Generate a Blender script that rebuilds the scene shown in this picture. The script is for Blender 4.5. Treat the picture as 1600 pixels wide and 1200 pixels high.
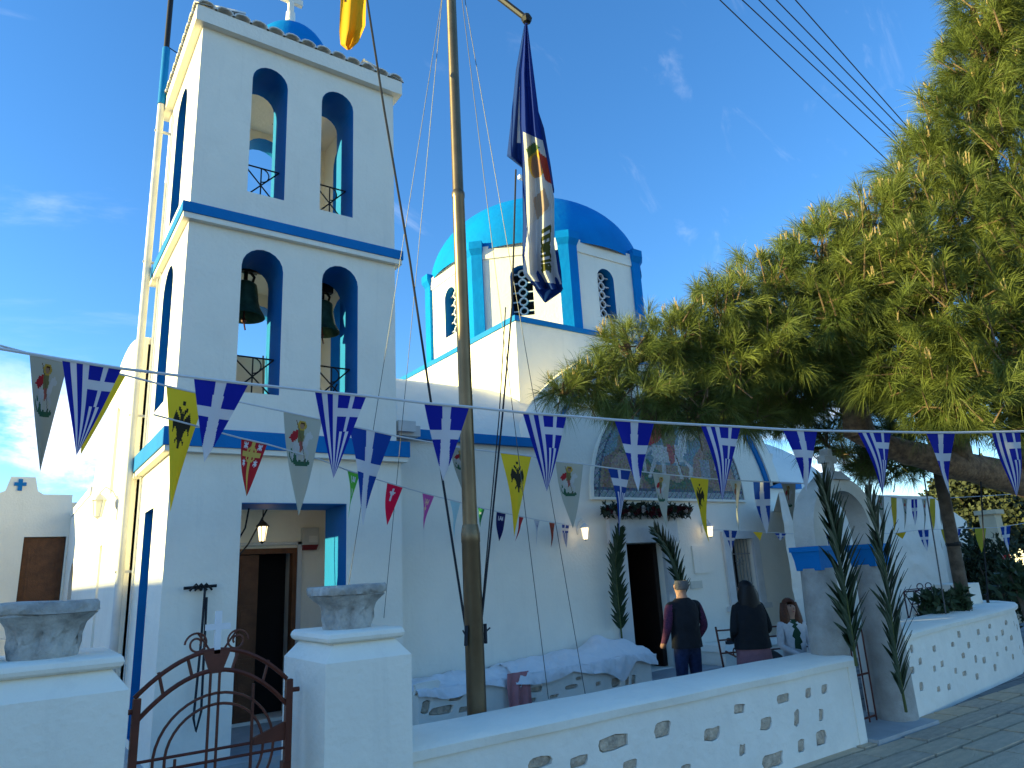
import bpy, bmesh, math, random
import numpy as np
from mathutils import Vector, Matrix, geometry, noise
for _o in list(bpy.data.objects): bpy.data.objects.remove(_o)
SC = bpy.context.scene
COL = SC.collection
PI = math.pi
# ------------------------------------------------------------------ camera
FPX = 1100.0
EYE = np.array([0, 0, 1.75])
def cam_axes(yaw, pitch, roll):
    cy, sy, cp, sp = math.cos(yaw), math.sin(yaw), math.cos(pitch), math.sin(pitch)
    F = np.array([sy*cp, cy*cp, sp]); r = np.array([cy, -sy, 0.]); d = -np.cross(r, F)
    c, s = math.cos(roll), math.sin(roll)
    return np.array([c*r+s*d, -s*r+c*d, F])
AX = cam_axes(*[math.radians(a) for a in (35.7, 14.9, 3.08)])
cam = bpy.data.cameras.new('camera'); camo = bpy.data.objects.new('camera', cam); COL.objects.link(camo)
cam.sensor_fit = 'HORIZONTAL'; cam.sensor_width = 36; cam.lens = 36*FPX/1600
cam.clip_start = 0.05; cam.clip_end = 3000
camo.matrix_world = Matrix(((AX[0][0], -AX[1][0], -AX[2][0], EYE[0]), (AX[0][1], -AX[1][1], -AX[2][1], EYE[1]), (AX[0][2], -AX[1][2], -AX[2][2], EYE[2]), (0, 0, 0, 1)))
SC.camera = camo
# measuring helpers: a pixel of the survey photo -> a point of the place, on a known plane or at a known range
def _ray(x, y): return np.array([x-800., y-600., FPX]) @ AX
def onY(x, y, Y): d = _ray(x, y); return EYE + d*(Y/d[1])
def onX(x, y, X): d = _ray(x, y); return EYE + d*(X/d[0])
def onZ(x, y, Z): d = _ray(x, y); return EYE + d*((Z-EYE[2])/d[2])
def dep(x, y, D): return EYE + _ray(x, y)/FPX*D
# ------------------------------------------------------------------ light
SUN_TRAVEL = Vector((1.96, -0.80, -0.40)).normalized()
SUN_ELEV = math.asin(-SUN_TRAVEL.z)
SUN_AZ = math.atan2(-SUN_TRAVEL.x, -SUN_TRAVEL.y)      # compass angle of the sun, from +Y towards +X
world = bpy.data.worlds.new('World'); SC.world = world; world.use_nodes = True
wn = world.node_tree.nodes; wl = world.node_tree.links
bg = wn['Background']; sky = wn.new('ShaderNodeTexSky'); sky.sky_type = 'NISHITA'; sky.sun_disc = False
sky.sun_elevation = SUN_ELEV + math.radians(5); sky.sun_rotation = SUN_AZ; sky.altitude = 50
sky.air_density = 1.0; sky.dust_density = 0.1; sky.ozone_density = 4.5
bg.inputs['Strength'].default_value = 0.15
SKY_STR = 0.15
sunl = bpy.data.lights.new('sun', 'SUN'); suno = bpy.data.objects.new('sun', sunl); COL.objects.link(suno)
sunl.energy = 4.8; sunl.angle = math.radians(0.6); sunl.color = (1.0, 0.87, 0.36)
suno.rotation_euler = SUN_TRAVEL.to_track_quat('-Z', 'Y').to_euler()
SC.view_settings.view_transform = 'Standard'; SC.view_settings.look = 'None'
SC.view_settings.exposure = 1.54; SC.view_settings.gamma = 1.0; SC.view_settings.use_curve_mapping = False
# clouds in the sky: low cumulus near the horizon, thin cirrus higher up
tc = wn.new('ShaderNodeTexCoord'); sep = wn.new('ShaderNodeSeparateXYZ'); wl.new(tc.outputs['Generated'], sep.inputs[0])
def wmath(op, a, b=None, clamp=False):
    n = wn.new('ShaderNodeMath'); n.operation = op; n.use_clamp = clamp
    for i, v in enumerate((a, b)):
        if v is None: continue
        if isinstance(v, (int, float)): n.inputs[i].default_value = v
        else: wl.new(v, n.inputs[i])
    return n.outputs[0]
def wnoise(scale, detail, rough, vec, dist=0):
    n = wn.new('ShaderNodeTexNoise'); n.inputs['Scale'].default_value = scale; n.inputs['Detail'].default_value = detail
    n.inputs['Roughness'].default_value = rough; n.inputs['Distortion'].default_value = dist; wl.new(vec, n.inputs['Vector']); return n.outputs['Fac']
def wramp(x, lo, hi):
    n = wn.new('ShaderNodeMapRange'); n.interpolation_type = 'SMOOTHSTEP'; n.inputs[1].default_value = lo; n.inputs[2].default_value = hi; wl.new(x, n.inputs[0]); return n.outputs[0]
mp = wn.new('ShaderNodeMapping'); mp.inputs['Scale'].default_value = (1, 1, 2.6); wl.new(tc.outputs['Generated'], mp.inputs[0])
cum = wramp(wnoise(4.6, 9, 0.60, mp.outputs[0], 0.4), 0.50, 0.66)
low = wramp(sep.outputs['Z'], 0.30, 0.16)
cum = wmath('MULTIPLY', cum, low)
mp2 = wn.new('ShaderNodeMapping'); mp2.inputs['Scale'].default_value = (1.2, 9, 5); mp2.inputs['Rotation'].default_value = (0.3, 0.5, 0.9); wl.new(tc.outputs['Generated'], mp2.inputs[0])
cir = wmath('MULTIPLY', wramp(wnoise(2.2, 6, 0.6, mp2.outputs[0], 0.6), 0.58, 0.92), 0.24)
cl = wmath('MAXIMUM', wmath('MULTIPLY', cum, 0.95), cir, True)
mixc = wn.new('ShaderNodeMix'); mixc.data_type = 'RGBA'; wl.new(cl, mixc.inputs['Factor']); hs = wn.new('ShaderNodeHueSaturation'); hs.inputs['Saturation'].default_value = 1.13; hs.inputs['Value'].default_value = 0.79; wl.new(sky.outputs[0], hs.inputs['Color']); wl.new(hs.outputs[0], mixc.inputs[6])
mixc.inputs[7].default_value = (4.2, 4.3, 4.5, 1); wl.new(mixc.outputs[2], bg.inputs['Color'])

# ------------------------------------------------------------------ materials
MATS = {}
def mat(name, col, rough=0.8, var=0.08, scale=3.0, bump=0.0, bscale=40.0, metal=0.0, spec=0.3, col2=None, trans=0.0, emit=None):
    if name in MATS: return MATS[name]
    m = bpy.data.materials.new(name); m.use_nodes = True; nt = m.node_tree; n = nt.nodes; L = nt.links
    b = n['Principled BSDF']; b.inputs['Roughness'].default_value = rough; b.inputs['Metallic'].default_value = metal
    b.inputs['Specular IOR Level'].default_value = spec
    co = n.new('ShaderNodeTexCoord')
    nz = n.new('ShaderNodeTexNoise'); nz.inputs['Scale'].default_value = scale; nz.inputs['Detail'].default_value = 6; nz.inputs['Roughness'].default_value = 0.62
    L.new(co.outputs['Object'], nz.inputs['Vector'])
    mx = n.new('ShaderNodeMix'); mx.data_type = 'RGBA'
    mr = n.new('ShaderNodeMapRange'); mr.inputs[1].default_value = 0.32; mr.inputs[2].default_value = 0.68; L.new(nz.outputs['Fac'], mr.inputs[0]); L.new(mr.outputs[0], mx.inputs['Factor'])
    c2 = col2 if col2 else tuple(c*(1-var*2.2) for c in col)
    mx.inputs[6].default_value = (*c2, 1); mx.inputs[7].default_value = (*col, 1)
    L.new(mx.outputs[2], b.inputs['Base Color'])
    if bump:
        nb = n.new('ShaderNodeTexNoise'); nb.inputs['Scale'].default_value = bscale; nb.inputs['Detail'].default_value = 5; L.new(co.outputs['Object'], nb.inputs['Vector'])
        bp = n.new('ShaderNodeBump'); bp.inputs['Strength'].default_value = min(1, bump); bp.inputs['Distance'].default_value = 0.02; L.new(nb.outputs['Fac'], bp.inputs['Height']); L.new(bp.outputs[0], b.inputs['Normal'])
    if emit:
        b.inputs['Emission Color'].default_value = (*emit[:3], 1); b.inputs['Emission Strength'].default_value = emit[3]
    if trans:
        out = n['Material Output']; tr = n.new('ShaderNodeBsdfTranslucent'); L.new(mx.outputs[2], tr.inputs['Color'])
        ms = n.new('ShaderNodeMixShader'); ms.inputs[0].default_value = trans; L.new(b.outputs[0], ms.inputs[1]); L.new(tr.outputs[0], ms.inputs[2]); L.new(ms.outputs[0], out.inputs[0])
    MATS[name] = m; return m
def mat_print(name, rough=0.7, trans=0.35, bump=0.0):
    """cloth / mosaic whose printed design is stored as a colour attribute"""
    if name in MATS: return MATS[name]
    m = bpy.data.materials.new(name); m.use_nodes = True; nt = m.node_tree; n = nt.nodes; L = nt.links
    b = n['Principled BSDF']; b.inputs['Roughness'].default_value = rough; b.inputs['Specular IOR Level'].default_value = 0.15
    a = n.new('ShaderNodeVertexColor'); a.layer_name = 'print'; L.new(a.outputs['Color'], b.inputs['Base Color'])
    if trans:
        out = n['Material Output']; tr = n.new('ShaderNodeBsdfTranslucent'); L.new(a.outputs['Color'], tr.inputs['Color'])
        ms = n.new('ShaderNodeMixShader'); ms.inputs[0].default_value = trans; L.new(b.outputs[0], ms.inputs[1]); L.new(tr.outputs[0], ms.inputs[2]); L.new(ms.outputs[0], out.inputs[0])
    MATS[name] = m; return m
WHITE = mat('whitewash', (0.86, 0.81, 0.70), 0.9, 0.035, 1.3, 0.35, 22)
WHITE2 = mat('rough_whitewash', (0.86, 0.81, 0.71), 0.9, 0.04, 2.5, 0.9, 9)
def limewash(m, amt, streak):
    nt = m.node_tree; n = nt.nodes; L = nt.links; b = n['Principled BSDF']; src = b.inputs['Base Color'].links[0].from_socket
    co = n.new('ShaderNodeTexCoord'); mp = n.new('ShaderNodeMapping'); mp.inputs['Scale'].default_value = (5, 5, 0.35); L.new(co.outputs['Object'], mp.inputs[0])
    ns = n.new('ShaderNodeTexNoise'); ns.inputs['Scale'].default_value = 1.6; ns.inputs['Detail'].default_value = 7; ns.inputs['Roughness'].default_value = .7; L.new(mp.outputs[0], ns.inputs['Vector'])
    r = n.new('ShaderNodeMapRange'); r.inputs[1].default_value = .56; r.inputs[2].default_value = .80; r.inputs[4].default_value = streak; L.new(ns.outputs['Fac'], r.inputs[0])
    n2 = n.new('ShaderNodeTexNoise'); n2.inputs['Scale'].default_value = .9; n2.inputs['Detail'].default_value = 9; n2.inputs['Roughness'].default_value = .68; L.new(co.outputs['Object'], n2.inputs['Vector'])
    r2 = n.new('ShaderNodeMapRange'); r2.inputs[1].default_value = .52; r2.inputs[2].default_value = .75; r2.inputs[4].default_value = amt; L.new(n2.outputs['Fac'], r2.inputs[0])
    ad = n.new('ShaderNodeMath'); ad.operation = 'ADD'; ad.use_clamp = True; L.new(r.outputs[0], ad.inputs[0]); L.new(r2.outputs[0], ad.inputs[1])
    mx = n.new('ShaderNodeMix'); mx.data_type = 'RGBA'; L.new(ad.outputs[0], mx.inputs['Factor']); L.new(src, mx.inputs[6]); mx.inputs[7].default_value = (.46, .44, .40, 1); L.new(mx.outputs[2], b.inputs['Base Color'])
limewash(WHITE, .16, .20); limewash(WHITE2, .18, .12)
BLUE = mat('blue_paint', (0.004, 0.17, 0.46), 0.6, 0.07, 2.0, 0.2, 30, spec=0.12)
DOMEB = mat('dome_blue_paint', (0.001, 0.205, 0.56), 0.8, 0.10, 1.1, 0.5, 9, col2=(0.004, 0.16, 0.45), spec=0.05)
MARBLE = mat('weathered_marble', (0.50, 0.48, 0.44), 0.75, 0.22, 9, 0.8, 30, col2=(0.26, 0.25, 0.23))
MARBLEW = mat('white_marble_frame', (0.62, 0.62, 0.61), 0.5, 0.08, 4, 0.1, 30)
COLM = mat('column_marble', (0.42, 0.40, 0.36), 0.65, 0.12, 5, 0.5, 60, col2=(0.28, 0.26, 0.225))
STONE = mat('bare_stone', (0.66, 0.52, 0.38), 0.9, 0.3, 16, 1.0, 45, col2=(0.33, 0.27, 0.21))
WOOD = mat('brown_wood', (0.16, 0.058, 0.022), 0.5, 0.2, 6, 0.3, 50)
DARKW = mat('dark_wood', (0.022, 0.010, 0.007), 0.5, 0.2, 6)
DARK = mat('dark_interior', (0.012, 0.010, 0.010), 0.9, 0.1)  # near-black colour stands in for shade inside openings; also colours the eyes
IRON = mat('dark_iron', (0.025, 0.024, 0.024), 0.5, 0.1, metal=0.4)
RUST = mat('brown_red_iron', (0.13, 0.035, 0.02), 0.55, 0.15, 8)
STEEL = mat('brass_toned_steel', (0.19, 0.14, 0.085), 0.38, 0.12, 5, metal=0.8)
BRONZE = mat('green_bronze', (0.04, 0.10, 0.065), 0.5, 0.25, 10, metal=0.3)
ROPEB = mat('dark_rope', (0.03, 0.032, 0.04), 0.9, 0.1)
ROPEW = mat('white_cord', (0.62, 0.62, 0.62), 0.8, 0.05)
WIRE = mat('steel_wire', (0.10, 0.10, 0.10), 0.5, 0.05, metal=0.3)
CLOTH = mat('white_sheet', (0.80, 0.78, 0.77), 0.85, 0.04, 3, 0.2, 60)
PINK = mat('pink_cloth', (0.55, 0.22, 0.22), 0.85, 0.1, 8)
GLASS = mat('lantern_glass', (0.75, 0.68, 0.5), 0.3, 0.05, emit=(1.0, 0.80, 0.45, 0.9))
GLASSOFF = mat('lantern_glass_unlit', (0.75, 0.73, 0.66), 0.3, 0.05)
LAMPM = mat('lantern_metal_white', (0.65, 0.64, 0.6), 0.5, 0.1)
PLASTIC = mat('grey_plastic', (0.5, 0.5, 0.46), 0.5, 0.05)
REDP = mat('dark_red_plastic', (0.16, 0.015, 0.02), 0.4, 0.05)
PRINT = mat_print('printed_cloth'); MOSAIC = mat_print('mosaic_tesserae', 0.45, 0)

# ------------------------------------------------------------------ mesh builder
def wloc(o):
    p = Vector((0, 0, 0))
    while o is not None: p += o.location; o = o.parent
    return p
class MB:
    def __init__(s): s.v = []; s.f = []; s.m = []
    def add(s, vs, fs, mi=0):
        k = len(s.v); s.v += [tuple(map(float, v)) for v in vs]
        for i, f in enumerate(fs): s.f.append(tuple(k+j for j in f)); s.m.append(mi if isinstance(mi, int) else mi[i])
        return s
    def box(s, x0, x1, y0, y1, z0, z1, mi=0, T=None):
        v = [(x, y, z) for z in (z0, z1) for y in (y0, y1) for x in (x0, x1)]
        if T is not None: v = [tuple(T @ Vector(p)) for p in v]
        return s.add(v, [(0, 2, 3, 1), (4, 5, 7, 6), (0, 1, 5, 4), (2, 6, 7, 3), (0, 4, 6, 2), (1, 3, 7, 5)], mi)
    def frustum(s, r0, r1, z0, z1, mi=0):          # r = (x0,x1,y0,y1)
        v = [(x, y, z0) for y in r0[2:] for x in r0[:2]] + [(x, y, z1) for y in r1[2:] for x in r1[:2]]
        return s.add(v, [(0, 2, 3, 1), (4, 5, 7, 6), (0, 1, 5, 4), (2, 6, 7, 3), (0, 4, 6, 2), (1, 3, 7, 5)], mi)
    def panel(s, outer, holes, t0, t1, mp, mi=0, mh=1):
        """flat slab with holes: outline in (a,b), thickness t0..t1, mp(a,b,t)->xyz"""
        loops = [outer]+list(holes); tris = geometry.tessellate_polygon([[Vector((a, b, 0)) for a, b in l] for l in loops])
        pts = [p for l in loops for p in l]; n = len(pts); k = len(s.v)
        s.v += [tuple(mp(a, b, t0)) for a, b in pts]+[tuple(mp(a, b, t1)) for a, b in pts]
        for t in tris: s.f.append(tuple(k+i for i in t)); s.m.append(mi); s.f.append(tuple(k+n+i for i in reversed(t))); s.m.append(mi)
        o = 0
        for li, l in enumerate(loops):
            for i in range(len(l)):
                a, b = k+o+i, k+o+(i+1) % len(l); s.f.append((a, b, b+n, a+n)); s.m.append(mi if li == 0 else mh)
            o += len(l)
        return s
    def tube(s, pts, r, seg=8, mi=0, cap=True):
        pts = [Vector(p) for p in pts]; n = len(pts); rs = r if hasattr(r, '__len__') else [r]*n; k = len(s.v)
        up = None
        for i, p in enumerate(pts):
            d = (pts[min(i+1, n-1)]-pts[max(i-1, 0)]).normalized()
            if up is None: up = Vector((0, 0, 1)) if abs(d.z) < 0.9 else Vector((1, 0, 0))
            a = d.cross(up).normalized(); b = a.cross(d).normalized(); up = b
            for j in range(seg):
                t = 2*PI*j/seg; s.v.append(tuple(p+(a*math.cos(t)+b*math.sin(t))*rs[i]))
        for i in range(n-1):
            for j in range(seg):
                a, b = k+i*seg+j, k+i*seg+(j+1) % seg; s.f.append((a, b, b+seg, a+seg)); s.m.append(mi)
        if cap:
            s.f.append(tuple(k+j for j in reversed(range(seg)))); s.m.append(mi); s.f.append(tuple(k+(n-1)*seg+j for j in range(seg))); s.m.append(mi)
        return s
    def lathe(s, prof, c, seg=24, mi=0, a0=0, a1=2*PI):
        k = len(s.v); full = abs(a1-a0-2*PI) < 1e-6; ns = seg if full else seg+1
        for r, z in prof:
            for j in range(ns):
                t = a0+(a1-a0)*j/seg; s.v.append((c[0]+r*math.cos(t), c[1]+r*math.sin(t), c[2]+z))
        for i in range(len(prof)-1):
            for j in range(seg):
                a, b = k+i*ns+j, k+i*ns+(j+1) % ns; s.f.append((a, b, b+ns, a+ns)); s.m.append(mi)
        return s
    def ball(s, c, r, seg=10, mi=0):
        rr = r if hasattr(r, '__len__') else (r, r, r); k = len(s.v); n = seg//2
        for i in range(n+1):
            for j in range(seg):
                ph, th = PI*i/n, 2*PI*j/seg; s.v.append((c[0]+rr[0]*math.sin(ph)*math.cos(th), c[1]+rr[1]*math.sin(ph)*math.sin(th), c[2]+rr[2]*math.cos(ph)))
        for i in range(n):
            for j in range(seg):
                a, b = k+i*seg+j, k+i*seg+(j+1) % seg; s.f.append((a, a+seg, b+seg, b)); s.m.append(mi)
        return s
    def build(s, name, mats, parent=None, base=None, smooth=None, kind=None):
        base = Vector(base) if base is not None else (wloc(parent) if parent is not None else Vector((0, 0, 0)))
        me = bpy.data.meshes.new(name); me.from_pydata([(v[0]-base.x, v[1]-base.y, v[2]-base.z) for v in s.v], [], s.f)
        mats = mats if isinstance(mats, (list, tuple)) else [mats]
        for m in mats: me.materials.append(m)
        me.polygons.foreach_set('material_index', s.m)
        bm = bmesh.new(); bm.from_mesh(me); bmesh.ops.recalc_face_normals(bm, faces=bm.faces); bm.to_mesh(me); bm.free()
        if smooth is not None:
            me.shade_smooth(); me.set_sharp_from_angle(angle=math.radians(smooth))
        o = bpy.data.objects.new(name, me); COL.objects.link(o)
        if parent is not None: o.parent = parent; o.location = (0, 0, 0) if (base-wloc(parent)).length < 1e-6 else base-wloc(parent)
        else: o.location = base
        if kind: o['kind'] = kind
        return o
def tag(o, label, cat, group=None, kind=None):
    o['label'] = label; o['category'] = cat
    if group: o['group'] = group
    if kind: o['kind'] = kind
    return o
def thing(name, loc, label, cat, group=None):
    o = bpy.data.objects.new(name, None); COL.objects.link(o); o.location = loc; o.empty_display_size = 0.2
    return tag(o, label, cat, group)
def mesh_obj(name, me, parent=None, loc=(0, 0, 0)):
    o = bpy.data.objects.new(name, me); COL.objects.link(o); o.parent = parent; o.location = loc; return o
def arch(a0, a1, b0, b1, n=10, ry=None):
    """arched opening outline, b1 = crown"""
    r = (a1-a0)/2; ry = ry or r; c = (a0+a1)/2
    return [(a0, b0), (a1, b0)]+[(c+r*math.cos(PI*i/n), b1-ry+ry*math.sin(PI*i/n)) for i in range(n+1)]
def rect(a0, a1, b0, b1): return [(a0, b0), (a1, b0), (a1, b1), (a0, b1)]
mY = lambda a, b, t: (a, t, b)      # panel standing in the XZ plane
mX = lambda a, b, t: (t, a, b)      # panel standing in the YZ plane
random.seed(7); rng = np.random.default_rng(7)
# ================================================================== GROUND
def paved_material(name, c1, c2, bw, bh):
    m = bpy.data.materials.new(name); m.use_nodes = True; nt = m.node_tree; n = nt.nodes; L = nt.links; b = n['Principled BSDF']; b.inputs['Roughness'].default_value = 0.85
    co = n.new('ShaderNodeTexCoord'); br = n.new('ShaderNodeTexBrick'); L.new(co.outputs['Object'], br.inputs['Vector']); br.inputs['Scale'].default_value = 1
    br.inputs['Brick Width'].default_value = bw; br.inputs['Row Height'].default_value = bh; br.inputs['Mortar Size'].default_value = 0.012
    br.inputs['Color1'].default_value = (*c1, 1); br.inputs['Color2'].default_value = (*c2, 1); br.inputs['Mortar'].default_value = (0.06, 0.06, 0.058, 1)
    nz = n.new('ShaderNodeTexNoise'); nz.inputs['Scale'].default_value = 6; nz.inputs['Detail'].default_value = 8; L.new(co.outputs['Object'], nz.inputs['Vector'])
    mx = n.new('ShaderNodeMix'); mx.data_type = 'RGBA'; mx.blend_type = 'MULTIPLY'; mx.inputs['Factor'].default_value = 0.6; L.new(br.outputs['Color'], mx.inputs[6]); L.new(nz.outputs['Fac'], mx.inputs[7]); L.new(mx.outputs[2], b.inputs['Base Color'])
    return m
PAVE = paved_material('grey_slabs', (0.30, 0.30, 0.29), (0.22, 0.22, 0.215), 0.7, 0.42)
SLAB = mat('grey_paving_stone', (0.66, 0.49, 0.33), 0.8, 0.16, 3.5, 0.8, 25, col2=(0.47, 0.36, 0.25))
SLAB_B = mat('warm_paving_stone', (0.68, 0.49, 0.31), 0.8, 0.16, 3.0, 0.9, 22, col2=(0.50, 0.37, 0.25)); SLAB_C = mat('dark_paving_stone', (0.58, 0.45, 0.32), 0.8, 0.16, 4.0, 0.9, 25, col2=(0.40, 0.31, 0.23))
JOINT = mat('street_bedding', (0.055, 0.053, 0.05), 0.95, 0.2, 8, 0.5)
EARTH = mat('dry_earth', (0.26, 0.22, 0.15), 0.95, 0.2, 0.4, 0.5, 4)
g = MB(); g.box(-900, 900, -900, 900, -0.6, -0.40); o = g.build('ground', EARTH); o['kind'] = 'structure'
g = MB(); g.box(-14, 15, 4.4, 30, -0.38, -0.05); yard = g.build('courtyard_floor', PAVE); yard['kind'] = 'structure'
st = MB(); st.box(-14, 40, -12, 4.38, -0.38, -0.04); street = st.build('street', JOINT); street['kind'] = 'structure'
st = MB(); st.box(15.02, 40, 4.4, 12, -0.38, -0.02); s2 = st.build('side_street', PAVE); s2['kind'] = 'structure'
# slabs of the street that can be told apart (right of the low wall)
def slab_mesh(k):
    r = random.Random(k); b = MB(); j = lambda: r.uniform(-0.02, 0.02)
    top = [(-.5+j(), -.5+j(), 0.0), (.5+j(), -.5+j(), 0.0), (.5+j(), .5+j(), 0.0), (-.5+j(), .5+j(), 0.0)]
    bot = [(x*1.0, y*1.0, -0.05) for x, y, z in top]; top = [(x*.994, y*.988, 0.012) for x, y, z in top]; mid = [(x*1.0/.994, y/.988, 0.008) for x, y, z in top]
    b.add(bot+mid+top, [(0, 1, 5, 4), (1, 2, 6, 5), (2, 3, 7, 6), (3, 0, 4, 7), (4, 5, 9, 8), (5, 6, 10, 9), (6, 7, 11, 10), (7, 4, 8, 11), (8, 9, 10, 11)])
    me = bpy.data.meshes.new('paving_stone'); me.from_pydata(b.v, [], b.f); me.materials.append([SLAB, SLAB_B, SLAB_C][k % 3]); return me
SLABS = [slab_mesh(k) for k in range(6)]
y = 4.35; cnt = 0
while y > 0.2 and cnt < 300:
    h = random.uniform(0.26, 0.40); x = 5.0+random.uniform(-.8, 0)
    while x < 15.5:
        w = random.uniform(0.5, 1.05)
        # only those in view of the low wall's street side
        if x+w > 5.6+0.35*max(0, (3.6-y)) and cnt < 300:
            o = mesh_obj('paving_stone', random.choice(SLABS), street, (x+w/2, y-h/2, -0.012+random.uniform(-.004, .006)))
            o.scale = (w-0.045, h-0.045, 1); o.rotation_euler.z = random.uniform(-.012, .012); cnt += 1
        x += w
    y -= h

# ================================================================== BELL TOWER
TX0, TX1, TY0, TY1 = 1.35, 4.0, 8.2, 10.4
tower = thing('bell_tower', (2.68, 9.3, 0), 'white two-storey belfry with blue arches, bands and tiled cornice beside the church', 'bell tower')
AUL, AUR = arch(1.99, 2.45, 6.5, 8.39), arch(2.92, 3.38, 6.5, 8.39)
ALL, ALR = arch(1.97, 2.47, 3.92, 5.75), arch(2.97, 3.46, 3.92, 5.75)
T = MB(); T.panel(rect(TX0, TX1, 3.3, 8.66), [AUL, AUR, ALL, ALR], TY0, TY0+0.62, mY); T.build('front_wall', [WHITE, BLUE], tower, smooth=30)
T = MB(); T.panel(rect(TX0, TX1, 3.3, 8.66), [arch(2.36, 3.0, 6.5, 8.56), arch(2.36, 3.0, 3.92, 5.75)], TY1-0.35, TY1, mY); T.build('rear_wall', [WHITE, BLUE], tower, smooth=30)
side = [arch(8.98, 9.66, 6.5, 8.42), arch(8.98, 9.66, 3.92, 5.78)]
for nm, x0, x1 in (('side_wall', TX0, TX0+0.35), ('side_wall', TX1-0.35, TX1)):
    T = MB(); T.panel(rect(TY0+0.62, TY1-0.35, 3.3, 8.66), side, x0, x1, mX); T.build(nm, [WHITE, BLUE], tower, smooth=30)
# ground stage: thick front pier with the porch opening, side opening, inner wall with the door
T = MB(); T.panel([(TX0, -0.1), (2.1, -0.1), (2.1, 2.65), (3.33, 2.65), (3.33, -0.1), (4.06, -0.1), (4.06, 3.25), (TX0, 3.25)], [], TY0, 8.9, mY); T.build('porch_front_wall', [WHITE], tower)
T = MB()
T.box(2.1, 2.103, 8.21, 8.895, -0.05, 2.647); T.box(3.326, 3.329, 8.203, 8.895, -0.05, 2.645); T.box(2.104, 3.325, 8.203, 8.895, 2.640, 2.647)
T.build('porch_reveal', BLUE, tower)
T = MB(); T.panel(rect(8.9, TY1, -0.1, 3.25), [rect(9.1, 9.72, 0.15, 2.68)], TX0, TX0+0.4, mX); T.build('porch_side_wall', [WHITE, BLUE], tower)
T = MB(); T.box(TX1-0.3, 4.06, 8.9, TY1, -0.1, 3.25); T.build('porch_side_wall', WHITE, tower)
T = MB(); T.panel(rect(TX0+0.4, TX1-0.3, -0.1, 3.25), [rect(2.42, 3.28, 0.1, 2.22)], 9.85, TY1, mY, 0, 0); T.build('porch_rear_wall', [WHITE], tower)
T = MB(); T.box(TX0+0.4, TX1-0.3, 8.9, 9.85, 2.72, 2.8); T.build('porch_ceiling', WHITE, tower)
T = MB(); T.box(TX0-0.1, 4.2, 7.9, 9.85, -0.1, 0.06); T.build('porch_step', mat('step_marble', (.42, .43, .43), .6, .1, 4), tower)
T = MB(); T.box(2.421, 3.279, 10.30, 10.34, 0.0, 2.218); T.build('porch_dark_panel', DARK, tower)  # near-black panel stands in for the unlit space behind the door
d = MB(); d.box(2.42, 2.48, 9.82, 9.95, 0.06, 2.22); d.box(3.22, 3.28, 9.82, 9.95, 0.06, 2.22); d.box(2.48, 3.22, 9.82, 9.95, 2.15, 2.22); dfr = d.build('door_frame', WOOD, tower)
d = MB(); d.box(2.485, 2.78, 9.86, 9.91, 0.07, 2.14)
for z0, z1 in ((0.2, 0.85), (0.95, 1.5), (1.6, 2.03)): d.box(2.54, 2.73, 9.845, 9.862, z0, z1); d.box(2.57, 2.70, 9.835, 9.848, z0+.05, z1-.05)
d.build('door', WOOD, tower)
T = MB(); T.box(3.282, 3.34, 9.80, 9.852, 0.06, 2.30); T.box(2.36, 2.418, 9.80, 9.852, 0.06, 2.30); T.box(2.36, 3.34, 9.80, 9.852, 2.262, 2.30); T.build('door_surround', MARBLEW, tower)
for z in (3.26, 6.02): T = MB(); T.box(TX0+0.02, TX1-0.02, TY0+0.02, TY1-0.02, z-0.08, z+0.06); T.build('floor_slab', WHITE, tower)
# bands
def ring_band(x0, x1, y0, y1, z0, z1, mi, B): B.box(x0, x1, y0, y1, z0, z1, mi)
B = MB(); B.box(TX0-0.11, TX1+0.14, TY0-0.11, TY1+0.02, 3.24, 3.44, 0); B.build('lower_band', [BLUE], tower)
B = MB(); B.box(TX0-0.09, TX1+0.12, TY0-0.09, TY1+0.02, 3.18, 3.238, 0); B.build('lower_band_bed', [WHITE], tower)
B = MB(); B.box(TX0-0.09, TX1+0.09, TY0-0.09, TY1+0.09, 6.00, 6.13, 0); B.build('upper_band', [BLUE], tower)
B = MB(); B.box(TX0-0.075, TX1+0.075, TY0-0.075, TY1+0.075, 5.93, 5.998, 0); B.build('upper_band_bed', [WHITE], tower)
# cornice and roof
CX0, CX1, CY0, CY1 = 1.25, 4.10, 8.10, 10.50
B = MB(); B.box(CX0, CX1, CY0, CY1, 8.66, 8.88); B.build('cornice', WHITE, tower)
B = MB(); B.frustum((CX0+.02, CX1-.02, CY0+.02, CY1-.02), (2.2, 3.15, 8.9, 9.7), 8.882, 9.22); B.build('roof', WHITE, tower)
def tile_mesh(w, L):
    b = MB(); n = 6
    for yy in (0, L):
        for k in range(n+1): a = PI*k/n; b.v.append((w/2*math.cos(a)*1.0, yy, w*0.36*math.sin(a)+yy*0.20))
    for yy in (0, L):
        for k in range(n+1): a = PI*k/n; b.v.append((w/2*math.cos(a)*.84, yy, w*0.36*math.sin(a)*.8-.004+yy*0.20))
    q = n+1
    for k in range(n):
        b.f += [(k, k+1, q+k+1, q+k), (2*q+k, 3*q+k, 3*q+k+1, 2*q+k+1), (k, 2*q+k, 2*q+k+1, k+1)]
    me = bpy.data.meshes.new('roof_tile'); me.from_pydata(b.v, [], b.f); me.materials.append(mat('whitewashed_tile', (.72, .71, .68), .9, .10, 8, .4)); me.shade_smooth(); return me
NT = 13; wx = (CX1-CX0)/NT; wy = (CY1-CY0)/11
tmx, tmy = tile_mesh(wx*1.02, 0.62), tile_mesh(wy*1.02, 0.62)
def put_tile(me, x, y, rz):
    o = mesh_obj('roof_tile', me, tower, (x-2.68, y-9.3, 8.885)); o.rotation_euler.z = rz
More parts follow.
